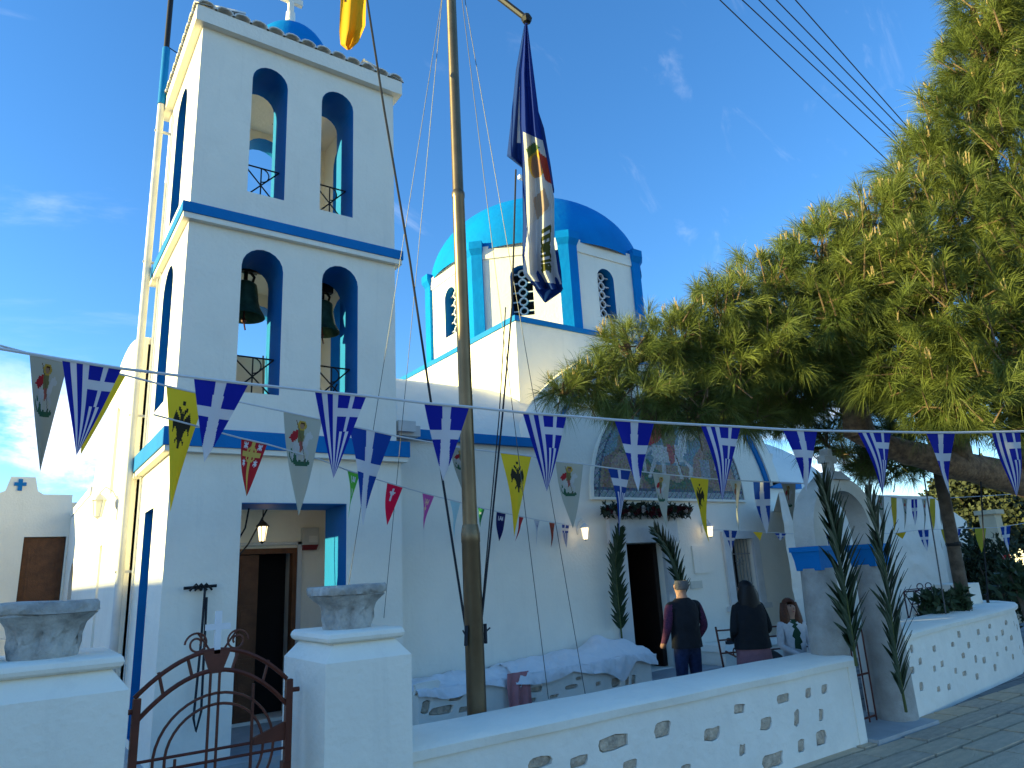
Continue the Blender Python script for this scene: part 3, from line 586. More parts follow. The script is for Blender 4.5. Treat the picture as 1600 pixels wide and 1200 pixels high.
# carved relief for the capitals
nt = MARBLE.node_tree; vo = nt.nodes.new('ShaderNodeTexVoronoi'); vo.feature = 'SMOOTH_F1'; vo.inputs['Scale'].default_value = 22; co = nt.nodes.new('ShaderNodeTexCoord'); nt.links.new(co.outputs['Object'], vo.inputs['Vector'])
b2 = nt.nodes.new('ShaderNodeBump'); b2.inputs['Strength'].default_value = .85; b2.inputs['Distance'].default_value = .02; nt.links.new(vo.outputs['Distance'], b2.inputs['Height'])
ob = [n_ for n_ in nt.nodes if n_.type == 'BUMP' and n_ != b2][0]; nt.links.new(b2.outputs[0], ob.inputs['Normal'])
capital((1.765, 4.33, 1.468), 'pale carved marble capital on the pillar by the long low wall', 0.0, .98)
capital((.20, 4.28, 1.468), 'darker worn marble capital on the pillar in front of the chapel door', 0.0, 1.0)

gate = thing('iron_gate', (1.03, 4.34, 0), 'low arched brown iron gate with scrolls and a small white cross', 'gate')
GYy = 4.34
def gx(px, py): p = onY(px, py, GYy); return p[0], p[2]
xl, _ = gx(212, 1120); xr, _ = gx(450, 1120); xc, zc = gx(331, 1165); _, ztop = gx(331, 1016); R1 = ztop-zc
def garc(r, a0, a1, rad, n=30, B=None): B.tube([(xc+r*math.cos(a)*((xr-xl)/2/R1 if r > R1*.8 else 1), GYy, zc+r*math.sin(a)) for a in np.linspace(a0, a1, n)], rad, 6)
b = MB(); aE = math.radians(38)
hw = (xr-xl)/2
def flat_arc(r_frac, z_off, rad):
    b.tube([(xc+hw*math.sin(t), GYy, zc+z_off+(R1-z_off)*0+ (R1*r_frac)*math.cos(t*1.0)) for t in np.linspace(-1, 1, 24)], rad, 6)
pts1 = [(xc+hw*u, GYy, ztop-.21*(u*u)*hw/.42) for u in np.linspace(-1, 1, 24)]; pts2 = [(xc+hw*u, GYy, ztop-.105-.24*(u*u)*hw/.42) for u in np.linspace(-1, 1, 24)]
b.tube(pts1, .013, 6); b.tube(pts2, .013, 6); b.build('arched_rail', RUST, gate, smooth=50)
for sx, xx in ((-1, xl), (1, xr)):
    b = MB(); b.box(xx-.018, xx+.018, GYy-.02, GYy+.02, .05, ztop-.20); b.box(xx-.03*(sx > 0)-.0, xx+.03*(sx < 0)+.0, GYy-.03, GYy+.03, .75, .79); b.tube([(xx, GYy, ztop-.26), (xx+sx*.06, GYy, ztop-.26)], .014, 6); b.build('gate_post', RUST, gate)
for u in (-.62, -.22, .30, .66): b = MB(); i = min(23, int((u+1)/2*23)); b.tube([pts2[i], (pts1[i][0]+.03*np.sign(u), GYy, pts1[i][2])], .009, 5); b.build('spoke', RUST, gate)
b = MB(); q = [(xc-.075, ztop+.0), (xc+.075, ztop+.0), (xc+.03, ztop-.12), (xc-.03, ztop-.12)]; b.panel(q, [], GYy-.012, GYy+.012, mY); b.build('keystone_plate', RUST, gate)
for r in (.245, .30):
    b = MB(); b.tube([(xc+.02+r*1.02*math.cos(a), GYy, zc-.04+r*math.sin(a)) for a in np.linspace(0, 2*PI, 40)], .008, 5, cap=False); b.build('ring_bar', RUST, gate, smooth=60)
b = MB()
for dx in (-.025, .022): b.tube([(xc+dx, GYy, .08), (xc+dx, GYy, ztop-.11)], .008, 5)
b.tube([(xl+.2, GYy, .08), (xl+.2, GYy, .9)], .008, 5); b.tube([(xr-.2, GYy, .08), (xr-.2, GYy, ztop-.2)], .009, 5)
for z in (zc-.02, zc-.075, .12): b.tube([(xl, GYy, z), (xr, GYy, z)], .008, 5)
b.build('grid_bar', RUST, gate)
b = MB(); b.panel([(xr-.01, 1.0), (xr-.19, .94), (xr-.19, .90), (xr-.01, .90)], [], GYy-.008, GYy+.008, mY); b.build('latch_plate', RUST, gate)
for sx in (-1, 1):
    b = MB(); spiral = [(xc+sx*(.05+.115*(1-t)+.0), GYy, ztop+.0) for t in (0,)]
    pts = []
    for t in np.linspace(0, 1, 40):
        a = PI*(1.0-3.2*t); r = .062*(1-.72*t); pts.append((xc+sx*(.105+r*-math.cos(a)), GYy, ztop+.03+ r*math.sin(a)+.01))
    b.tube(pts, .006, 5); b.tube([(xc+sx*.03, GYy, ztop-.01), (xc+sx*.07, GYy, ztop+.05), (xc+sx*.105, GYy, ztop+.098)], .006, 5); b.build('scroll', RUST, gate, smooth=60)
b = MB(); b.box(xc-.016, xc+.016, GYy-.012, GYy+.012, ztop-.02, ztop+.205); b.box(xc-.065, xc+.065, GYy-.0115, GYy+.0125, ztop+.105, ztop+.137); b.build('white_cross', mat('white_metal', (.72, .72, .74), .5), gate)

# ================================================================== LOW WALLS WITH BARE STONES
def blob(cx, cz, w, h, sk, rr, n=12):
    pts = []
    for i in range(n):
        a = 2*PI*i/n; c, s_ = math.cos(a), math.sin(a); e = .45
        x = abs(c)**e*(1 if c >= 0 else -1)*w/2; z = abs(s_)**e*(1 if s_ >= 0 else -1)*h/2
        pts.append((cx+x*(1+rr.uniform(-.12, .12))+sk*z, cz+z*(1+rr.uniform(-.15, .15))))
    return pts
def stone_wall(t, L, H, holes, mp, rr, cap_w, dz=lambda s: 0):
    skin = MB(); ns = max(1, int(L/.62)); ed = np.linspace(0, L, ns+1)
    hc = [sum(p[0] for p in h[0])/len(h[0]) for h in holes]
    if L < 5: ns, ed = 1, [0, L]
    for i in range(ns):
        a_, b_ = float(ed[i]), float(ed[i+1]); m_ = (a_+b_)/2
        skin.panel([(a_, -.1), (m_, -.1), (b_, -.1), (b_, H), (m_, H), (a_, H)], [h[0] for h, c_ in zip(holes, hc) if a_ <= c_ < b_], 0, .055, mp, 0, 0)
    skin.build('plaster_face', [WHITE2], t, smooth=35)
    for pts, dp in holes:
        b = MB(); c = (sum(p[0] for p in pts)/len(pts), sum(p[1] for p in pts)/len(pts)); n_ = len(pts)
        ring0 = [mp(c[0]+(x-c[0])*1.08, c[1]+(z-c[1])*1.08, .085) for x, z in pts]; ring1 = [mp(c[0]+(x-c[0])*.86, c[1]+(z-c[1])*.86, dp+rr.uniform(0, .008)) for x, z in pts]
        b.add(ring0+ring1+[mp(c[0], c[1], dp-.006)], [(i, (i+1) % n_, n_+(i+1) % n_, n_+i) for i in range(n_)]+[(n_+i, n_+(i+1) % n_, 2*n_) for i in range(n_)]); b.build('stone', STONE, t, smooth=60)
def holes_outer(L, H):
    n_ = 24; return [(L*i/n_, -.1) for i in range(n_+1)]+[(L*(n_-i)/n_, H) for i in range(n_+1)]
WY0, WY1, WH = 4.16, 4.64, .70
lw = thing('low_wall', (4.5, 4.4, 0), 'long straight low white wall with bare stones showing, joined to the gate pillar', 'wall')
rr = random.Random(3)
px_st = [(960, 1160, 60, 26), (1035, 1137, 34, 27), (1113, 1147, 36, 22), (1155, 1106, 26, 17), (1197, 1131, 28, 22), (1160, 1172, 15, 20), (1222, 1078, 30, 17), (1262, 1076, 15, 17), (1287, 1068, 15, 17), (1245, 1122, 14, 28), (1283, 1117, 12, 22), (1252, 1165, 18, 22), (1283, 1154, 28, 26), (1208, 1188, 52, 26), (985, 1195, 30, 18), (1072, 1200, 24, 12), (905, 1190, 36, 20)]
holes = []
for x, y_, w, h in px_st:
    p = onY(x, y_, WY0); D = (AX @ (p-EYE))[2]; ww = w*D/FPX/.80*.82; hh = h*D/FPX*.85
    if p[0] < 6.80 and p[2]-hh/2 > .0: holes.append((blob(p[0]-2.03, min(p[2], WH-.11-hh/2), ww*1.0, hh*.95, .25, rr), .006))
for k in range(16):      # stones of the stretch nearer the pillar, below the picture's edge
    x = .15+k*.17+rr.uniform(-.03, .03); z = (.12, .33, .52)[k % 3]
    if x < 2.2 and all(abs(x-h[0][0][0]) > .25 or abs(z-h[0][0][1]) > .15 for h in holes): holes.append((blob(x, z, rr.uniform(.12, .2), rr.uniform(.06, .09), .2, rr), .012))
stone_wall(lw, 4.80, WH, holes, lambda a, b_, t: (2.03+a, WY0+t, b_), rr, .5)
b = MB(); b.box(2.04, 6.82, WY0+.056, WY1, -.1, WH); b.build('core', WHITE2, lw)
b = MB()
def wav(x, k): return .006*math.sin(x*5+k)+.005*noise.noise(Vector((x*3, k, 0)))
nseg = 60
for i in range(nseg):
    x0, x1 = 2.035+4.85*i/nseg, 2.035+4.85*(i+1)/nseg
    sec = lambda x: [(x, WY0-.035+wav(x, 1), WH-.004), (x, WY0-.045+wav(x, 2), WH+.05), (x, WY0-.01+wav(x, 3), WH+.082), (x, WY1+.01, WH+.085+wav(x, 4)*.5), (x, WY1+.03, WH+.03), (x, WY1+.02, WH-.004)]
    b.add(sec(x0)+sec(x1), [(j, (j+1) % 6, 6+(j+1) % 6, 6+j) for j in range(6)]+([tuple(range(6))] if i == 0 else [])+([tuple(range(6, 12))] if i == nseg-1 else []))
bm_ = b.build('coping', WHITE, lw, smooth=50)
b = MB(); b.box(6.80, 6.93, WY0-.012, WY1+.0, -.1, WH+.0); b.build('end_pier', WHITE2, lw)
# curved wall beyond the arch: it bends away round the corner
rw = thing('curved_low_wall', (10, 4.6, 0), 'curving low white wall with small bare stones beyond the columned arch', 'wall')
path = [(8.15, 4.30), (8.9, 4.40), (9.7, 4.50), (10.6, 4.58), (11.4, 4.66), (12.3, 4.77), (13.0, 4.97), (13.4, 5.4), (13.55, 5.9), (13.55, 6.6)]
path = np.array(path); seglen = np.r_[0, np.cumsum(np.hypot(*np.diff(path, axis=0).T))]; RL = seglen[-1]
def rwp(s): return np.array([np.interp(s, seglen, path[:, 0]), np.interp(s, seglen, path[:, 1])])
def rwn(s): d = rwp(min(s+.05, RL))-rwp(max(s-.05, 0)); d /= np.hypot(*d); return np.array([d[1], -d[0]])
def rmp(a, b_, t): p = rwp(a)-rwn(a)*t; return (p[0], p[1], b_)
RH = .80; rr = random.Random(5); holes = []; tries = 0; pts = []
while len(holes) < 44 and tries < 3000:
    tries += 1; s_ = rr.uniform(.15, 5.6); z = rr.uniform(.14, .70)
    if min(abs(s_-e_) for e_ in np.linspace(0, RL, max(1, int(RL/.62))+1)) < .11: continue
    if all(math.hypot(s_-a, (z-c_)*1.3) > .27 for a, c_ in pts): pts.append((s_, z)); holes.append((blob(s_, z, rr.uniform(.09, .15), rr.uniform(.055, .09), .2, rr), .006))
stone_wall(rw, RL, RH, holes, rmp, rr, .5)
b = MB(); cs = []
S = np.linspace(0, RL, 50)
def strip(B, S, prof):
    k = len(B.v); m_ = len(prof)
    for s_ in S:
        for t, z in prof: B.v.append(rmp(s_, z, t))
    for i in range(len(S)-1):
        for j in range(m_): B.f.append((k+i*m_+j, k+i*m_+(j+1) % m_, k+(i+1)*m_+(j+1) % m_, k+(i+1)*m_+j)); B.m.append(0)
    B.f += [tuple(k+j for j in range(m_)), tuple(k+(len(S)-1)*m_+j for j in range(m_))]; B.m += [0, 0]
b = MB(); strip(b, S, [(.11, -.1), (.11, RH), (.5, RH), (.5, -.1)]); b.build('core', WHITE2, rw, smooth=30)
b = MB(); strip(b, S, [(-.04, RH-.002), (-.05, RH+.045), (-.02, RH+.08), (.52, RH+.085), (.55, RH+.03), (.54, RH-.002)]); b.build('coping', WHITE, rw, smooth=50)

# ================================================================== COLUMNED ARCH
ag = thing('columned_arch', (7.42, 4.4, 0), 'small white arch with stone cross and blue capitals on two old marble columns', 'arch')
def column(x, y_, z0, z1, r0, r1):
    b = MB(); b.lathe([(r0*1.0, z0), (r0*.99, z0+.3), (r0*.93+r1*.07, (z0+z1)/2), (r1, z1)], (x, y_, 0), 28); return b.build('column', COLM, ag, smooth=50)
CLX, CRX, CYc = 6.94, 7.99, 4.40
column(CLX, CYc, WH+.06, 1.62, .185, .165); column(CRX, CYc, -.05, 1.62, .205, .165)
for cx in (CLX, CRX):
    b = MB(); b.frustum((cx-.15, cx+.15, CYc-.14, CYc+.14), (cx-.16, cx+.16, CYc-.145, CYc+.145), 1.60, 1.70); b.frustum((cx-.16, cx+.16, CYc-.145, CYc+.145), (cx-.175, cx+.175, CYc-.16, CYc+.16), 1.70, 1.79); b.box(cx-.19, cx+.19, CYc-.17, CYc+.17, 1.79, 1.84); b.build('blue_capital', BLUE, ag)
xm = (CLX+CRX)/2; ro, ri = .66, .45
op = [(xm-ro, 1.842), (xm-ri, 1.842)]+[(xm-ri*math.cos(a), 1.97+ri*math.sin(a)) for a in np.linspace(0, PI, 18)]+[(xm+ri, 1.842), (xm+ro, 1.842)]+[(xm+ro*math.cos(a), 1.96+.61*math.sin(a)) for a in np.linspace(0, PI, 24)]
b = MB(); b.panel(op, [], CYc-.12, CYc+.12, mY, 0, 0); b.build('arch_ring', [mat('greyish_plaster', (.60, .555, .47), .9, .10, 3, .6, 25, col2=(.46, .42, .35))], ag, smooth=30)  # greyer, darker plaster than the whitewashed walls
b = MB(); b.frustum((xm-.16, xm+.16, CYc-.16, CYc+.16), (xm-.09, xm+.09, CYc-.09, CYc+.09), 2.54, 2.64); b.box(xm-.042, xm+.042, CYc-.05, CYc+.05, 2.63, 2.90); b.box(xm-.11, xm+.11, CYc-.048, CYc+.052, 2.74, 2.82); b.build('stone_cross', COLM, ag)
b = MB(); x0, x1 = CLX+.14, CRX-.24
for x in np.linspace(x0, x1, 6): b.tube([(x, CYc+.1, .03), (x, CYc+.1, .98)], .009, 5)
for z in (.08, .5, .95): b.tube([(x0, CYc+.1, z), (x1, CYc+.1, z)], .011, 5)
b.build('side_gate', RUST, ag)
b = MB(); b.box(6.95, 8.14, 4.05, 5.0, -.1, .03); b.build('threshold', mat('step_marble', (.42, .43, .43)), ag)

# ================================================================== FLAGPOLE, STAYS, FLAGS
PX, PY = 2.94, 4.75
fp = thing('flagpole', (PX, PY, -.05), 'tall brass-toned steel flagpole standing behind the low wall', 'flagpole')
b = MB(); b.lathe([(.073, -.05), (.071, 1.98), (.074, 1.99), (.074, 2.05), (.061, 2.12)], (PX, PY, 0), 20); b.build('lower_tube', STEEL, fp, smooth=40)
b = MB(); b.lathe([(.058, 2.1), (.053, 4.95), (.058, 4.96), (.058, 5.0), (.046, 5.03)], (PX, PY, 0), 20); b.build('middle_tube', STEEL, fp, smooth=40)
b = MB(); b.lathe([(.049, 5.0), (.044, 8.8), (.06, 8.82), (.0, 8.95)], (PX, PY, 0), 16); b.build('upper_tube', STEEL, fp, smooth=40)
for q in (-1, 1): b = MB(); b.tube([(PX+q*.088, PY-.02, 1.24), (PX+q*.082, PY-.03, 1.38)], .013, 6); b.tube([(PX+q*.07, PY, 1.3), (PX+q*.12, PY-.04, 1.35)], .006, 5); b.build('rope_cleat', ROPEB, fp)
ya, yb = dep(782, -2, 6.35), dep(822, 29, 6.2)
b = MB(); d_ = (ya-yb); b.tube([yb-d_*.12, ya+d_*1.6], .028, 8); b.ball(yb-d_*.02, .05, 8); b.tube([ya+d_*1.6, (PX, PY, (ya+d_*1.6)[2]+.2)], .02, 6); b.build('yard', IRON, fp)
def line_obj(name, pts, r, m, label, cat, group=None, n=16, sag=0.0):
    P = [Vector(map(float, p)) for p in pts]
    if len(P) == 2 and sag:
        A, Bq = P; P = [A.lerp(Bq, t)+Vector((0, 0, -4*sag*t*(1-t))) for t in np.linspace(0, 1, n)]
    b = MB(); b.tube(P, r, 5); return tag(b.build(name, m, base=P[-1], smooth=60), label, cat, group)
top = Vector((PX, PY, 8.3))
for i, (a, c_, lab) in enumerate([((598, 985, 8.5), (686, 50, 7.2), 'thin steel stay running from the pole to the yard before the tower wall'), ((543, 925, 7.6), (690, 0, 7.2), 'thin steel stay passing just behind the pale carved capital'), ((857, 1092, 5.6), (722, 0, 6.9), 'thin steel stay going down to the sheeted bench, nearer the pole'), ((915, 1088, 6.2), (737, 60, 6.8), 'thin steel stay going down to the sheeted bench, farther from the pole')]):
    A, Cc = Vector(dep(*a)), Vector(dep(*c_)); e = Cc+(Cc-A)*.12
    line_obj('stay_wire', [A, A.lerp(e, .5), e], .0034, WIRE, lab, 'wire', 'stays of the flagpole')
def px_line(name, pp, r, m, label, cat, group=None): return line_obj(name, [dep(*p) for p in pp], r, m, label, cat, group)
px_line('halyard', [(572, -10, 6.2), (600, 170, 6.0), (640, 405, 5.8), (690, 740, 5.55), (727, 978, 5.3)], .010, ROPEB, 'thick dark rope from the yellow flag down to the pole', 'rope', 'halyards')
px_line('halyard', [(806, 265, 6.0), (800, 480, 5.85), (785, 650, 5.65), (765, 850, 5.45), (751, 985, 5.28)], .008, ROPEB, 'thick dark rope from the blue and white flag down to the pole', 'rope', 'halyards')
px_line('halyard', [(790, 480, 5.9), (780, 650, 5.7), (762, 850, 5.47), (750, 985, 5.29)], .005, ROPEB, 'thin dark rope beside the thick one under the blue flag', 'rope', 'halyards')
# bell ropes to the cleat on the tower
clp = onY(312, 918, 8.16)
b = MB(); b.tube([(clp[0]-.16, 8.13, clp[2]), (clp[0]+.16, 8.13, clp[2]+.01)], .018, 6); b.box(clp[0]-.02, clp[0]+.02, 8.13, 8.2, clp[2]-.02, clp[2]+.02)
for q in (-.05, .0, .05): b.tube([(clp[0]+q-.06, 8.1, clp[2]-.03), (clp[0]+q, 8.09, clp[2]+.035), (clp[0]+q+.06, 8.1, clp[2]-.03)], .012, 5)
tag(b.build('wall_cleat', IRON, base=clp), 'iron cleat wound with rope on the white tower front', 'cleat')
for i, (pp, lab) in enumerate([([(411, 556, 9.0), (411, 640, 8.7), (407, 700, 8.55), (383, 825, 8.35), (332, 912, 8.25)], 'dark bell rope hanging from the arch nearer the drain pipe'), ([(527, 600, 9.2), (450, 735, 8.8), (388, 850, 8.5), (334, 914, 8.25)], 'dark bell rope slanting across the lantern to the cleat')]):
    px_line('bell_rope', pp, .011, ROPEB, lab, 'rope', 'bell ropes')
b = MB(); c0 = Vector(clp); b.tube([c0+Vector((.04, -.06, 0)), c0+Vector((.03, -.07, -.5)), c0+Vector((.0, -.07, -1.25)), c0+Vector((.03, -.07, -1.38)), c0+Vector((.07, -.07, -1.2)), c0+Vector((.06, -.07, -.1))], .013, 5)
tag(b.build('rope_coil', ROPEB, base=clp), 'spare rope end looping down below the wall cleat', 'rope')
# blue and white flag hanging in folds from the yard
NAVY = (.010, .040, .19); FWH = (.62, .60, .60)
FP = Paint(64, 190, NAVY)
FP.rect(.0, 1, .0, .40, (.008, .03, .22)); FP.rect(.12, 1.0, .31, .60, (.56, .54, .52)); FP.ell(.55, .40, .30, .055, (.60, .38, .05)); FP.ell(.55, .415, .2, .04, (.36, .2, .12)); FP.poly([(.7, .36), (1, .38), (1, .5), (.8, .47)], (.40, .05, .03)); FP.poly([(.2, .36), (.6, .33), (.8, .345), (.3, .385)], (.10, .16, .05)); FP.poly([(.35, .52), (.75, .5), (.85, .585), (.45, .60)], (.42, .30, .22))
FP.poly([(.16, .60), (1, .60), (1, .96), (.0, .92), (.0, .80), (.12, .66)], FWH)
GL = (.10, .10, .02)
gly = {'G': [[(0, 1), (0, 0), (1, 0)]], 'E': [[(1, 0), (.1, 0), (0, .5), (.1, 1), (1, 1)], [(0, .5), (.7, .5)]], 'W': [[(0, 0), (0, .8), (.5, 1), (.5, .4)], [(.5, 1), (1, .8), (1, 0)]], 'R': [[(0, 1), (0, 0), (.9, .1), (.9, .45), (0, .55)]], 'I': [[(.5, 0), (.5, 1)]], 'O': [[(0, .1), (.9, 0), (1, .9), (.1, 1), (0, .1)]], 'C': [[(1, .1), (.2, 0), (0, .5), (.2, 1), (1, .9)]]}
for i, ch in enumerate('GEWRGIOC'):
    v0 = .655+i*.026
    for st_ in gly[ch]: FP.line([(.88-.012*i-.26*(q), v0+.017*p_) for p_, q in st_], .045, GL, 3.2)
flag = thing('hanging_flag', tuple(dep(822, 35, 6.2)), 'blue and white flag with saint picture and Greek lettering hanging in folds from the yard', 'flag', None)
Lp = [(820, 36), (812, 110), (812, 190), (816, 270), (817, 350), (816, 400), (818, 428), (838, 452)]; Rp = [(824, 36), (836, 130), (846, 210), (858, 265), (866, 310), (866, 380), (872, 425), (880, 452)]
def lerp_pp(P, t): i = t*(len(P)-1); k = min(int(i), len(P)-2); w = i-k; return (P[k][0]*(1-w)+P[k+1][0]*w, P[k][1]*(1-w)+P[k+1][1]*w)
def flag_fn(Lp, Rp, D0, amp, ph, waves=2.2):
    def fn(u, v):
        a, c_ = lerp_pp(Lp, v), lerp_pp(Rp, v); x, y_ = a[0]+(c_[0]-a[0])*u, a[1]+(c_[1]-a[1])*u
        return dep(x, y_, D0+amp*(.25+v)*math.sin(waves*2*PI*u+ph+2*v)+.03*math.sin(9*v))
    return fn
paint_mesh('flag_front', FP, flag_fn(Lp, Rp, 6.12, .06, .4), parent=flag)
P2 = Paint(20, 40, NAVY); P2.rect(.35, .75, .0, .5, FWH)
paint_mesh('flag_rear_fold', P2, flag_fn([(819, 40), (806, 110), (797, 200), (792, 244), (815, 262), (834, 275)], [(823, 40), (826, 110), (830, 200), (836, 250), (837, 265), (838, 277)], 6.24, .05, 1.0), parent=flag)
P3 = Paint(16, 20, NAVY); paint_mesh('flag_lower_fold', P3, flag_fn([(832, 395), (826, 428), (838, 455), (850, 472)], [(872, 390), (877, 425), (879, 455), (853, 473)], 6.22, .04, 2.0, 1.2), parent=flag)
P4 = Paint(10, 30, NAVY); paint_mesh('flag_side_fold', P4, flag_fn([(840, 170), (850, 250), (856, 290), (860, 300)], [(850, 200), (860, 255), (866, 296), (866, 302)], 6.25, .02, 0, 1), parent=flag)
YP = Paint(20, 30, (.75, .38, .015)); YP.ell(.55, .0, .3, .12, (.03, .02, .01)); YP.line([(.1, .0), (.25, .12), (.2, .22)], .08, (.03, .02, .01)); YP.line([(.3, .0), (.35, .2)], .05, (.03, .02, .01))
yf = paint_mesh('yellow_flag', YP, flag_fn([(533, -60), (532, 0), (530, 50), (532, 70), (542, 78)], [(574, -60), (572, 0), (571, 40), (560, 66), (547, 78)], 6.25, .05, .3, 1.5), base=dep(545, 78, 6.25)); tag(yf, 'yellow flag with black eagle marks hanging above the belfry roof edge', 'flag')

# ================================================================== BUNTING
BL = (.010, .018, .30); BL2 = (.012, .055, .30); WH_ = (.62, .62, .66); CREAM = (.52, .51, .42); YEL = (.80, .56, .03)
def p_cross(bl=BL):
    P = Paint(40, 40, bl); x = (P.U-.5)*(1-P.V); P.mask(np.abs(x) < .092, WH_); P.mask((P.V > .33) & (P.V < .46), WH_); return P
def p_strip(bl=BL):
    P = Paint(46, 50, bl)
    for a, c_ in ((.13, .24), (.35, .45)): P.rect(a, c_, 0, 1, WH_)
    P.rect(.45, 1, 0, .44, bl); P.rect(.69, .78, 0, .44, WH_); P.rect(.45, 1, .16, .26, WH_)
    for a, c_ in ((.56, .66), (.77, .87)): P.rect(a, c_, .44, 1, WH_)
    return P
def p_strip2():
    P = Paint(36, 44, (.012, .05, .26)); P.rect(0, 1, .14, .24, WH_); P.rect(.42, .56, 0, .34, WH_)
    for a in (.16, .40, .64, .86): P.rect(a, a+.11, .34, 1, WH_)
    return P
def p_george(t=1.0): P = Paint(48, 64, tuple(c*t for c in CREAM)); george(P, .10, .04, .80, .46, tint=.9*t); return P
def p_eagle():
    P = Paint(48, 60, YEL); K = (.035, .03, .02)
    P.poly([(.5, .16), (.56, .24), (.6, .22), (.72, .17), (.82, .24), (.85, .36), (.74, .30), (.66, .33), (.6, .40), (.5, .44), (.4, .40), (.34, .33), (.26, .30), (.15, .36), (.18, .24), (.28, .17), (.4, .22), (.44, .24)], K)
    P.line([(.47, .24), (.44, .17), (.38, .15)], .045, K, 1.3); P.line([(.53, .24), (.56, .17), (.62, .15)], .045, K, 1.3); P.ell(.5, .10, .04, .025, K); P.line([(.4, .38), (.28, .42)], .03, K, 1.3); P.line([(.6, .38), (.72, .42)], .03, K, 1.3); P.ell(.5, .44, .07, .035, K); return P
def p_red():
    P = Paint(30, 44, (.42, .02, .03)); G = (.62, .42, .10); P.rect(.42, .58, 0, 1, G); P.rect(.1, .9, .18, .28, G); P.mask((np.abs(np.hypot((P.U-.5), (P.V-.23)*1.6)-.2) < .03), G)
    for a in (.22, .78):
        for b_ in (.08, .38): P.line([(a-.06, b_-.03), (a+.06, b_+.03)], .04, WH_); P.line([(a-.06, b_+.03), (a+.06, b_-.03)], .04, WH_); P.line([(a, b_-.05), (a, b_+.05)], .03, WH_)
    return P
def p_plain(c, marks=None, mc=WH_):
    P = Paint(16, 26, c)
    for m_ in (marks or []): P.line(m_, .09, mc, 1.4)
    return P
LET = lambda v: [[(.28, v), (.28, v+.08)], [(.42, v+.08), (.5, v), (.58, v+.08)], [(.7, v), (.7, v+.08)]]
CRS = lambda v: [[(.5, v), (.5, v+.28)], [(.36, v+.08), (.64, v+.08)]]
def pennant(A, B, tip, paint, label, cat='pennant', group=None, bil=.055):
    A, B, tip = [np.array(p) for p in (A, B, tip)]; nrm = np.cross(B-A, np.array([0, 0, 1.])); nrm /= np.linalg.norm(nrm) or 1; h = np.linalg.norm(tip-(A+B)/2); ph = random.uniform(0, 6)
    fn = lambda u, v: tuple((A*(1-u)+B*u)*(1-v)+tip*v + nrm*bil*h*(math.sin(PI*v)*math.sin(3.2*u+ph)+.6*v*math.sin(4*v+ph)) )
    b = paint_mesh('pennant', paint, fn, base=(A+B)/2); return tag(b, label, cat, group)
def cord(pts, r, label, m=ROPEW):
    P = [dep(*p) for p in pts]; b = MB(); b.tube(P, r, 5); return tag(b.build('bunting_cord', m, base=P[0], smooth=60), label, 'cord')
# line 1: large Greek pennants across the whole yard
D1 = lambda x: 4.2*4533/(4630-x)
L1 = [(-120, 522), (0, 545), (100, 562), (190, 576), (303, 590), (388, 600), (492, 611), (572, 619), (663, 630), (733, 636), (817, 645), (885, 650), (960, 656), (1022, 660), (1095, 664), (1157, 667), (1223, 671), (1277, 673), (1340, 674), (1392, 675), (1447, 676), (1492, 676), (1550, 675), (1600, 674), (1700, 672)]
cord([(x, y_, D1(x)) for x, y_ in L1], .010, 'white cord of the large Greek pennants, strung before the flagpole')
y1 = lambda x: float(np.interp(x, [p[0] for p in L1], [p[1] for p in L1]))
G1 = [(97, 190, 120, 712, 's'), (303, 388, 319, 722, 'c'), (492, 572, 521, 748, 's'), (663, 733, 692, 752, 'c'), (817, 885, 855, 768, 's'), (960, 1022, 997, 768, 'c'), (1095, 1157, 1131, 782, 's'), (1223, 1277, 1262, 768, 'c'), (1340, 1392, 1382, 775, 's'), (1447, 1492, 1483, 772, 'c'), (1550, 1594, 1588, 776, 's')]
nc = ['beside the drain pipe', 'between tower arches and the red pennant', 'in front of the lower belfry arches', 'hanging across the flagpole', 'between the yellow eagle pennant and the mosaic', 'over the left part of the mosaic', 'over the right edge of the mosaic', 'by the stone cross of the arch', 'under the pine limb, nearer the arch', 'in front of the pine limb', 'under the pine limb, farthest from the flagpole']
for (a, c_, tx, ty, k), w in zip(G1, nc):
    pennant(dep(a, y1(a)+1, D1(a)), dep(c_, y1(c_)+1, D1(c_)), dep(tx, ty, D1((a+c_)/2)-.03), p_cross() if k == 'c' else p_strip(), ('large blue pennant with white cross ' if k == 'c' else 'large striped Greek flag pennant ')+w, group='large Greek pennants')
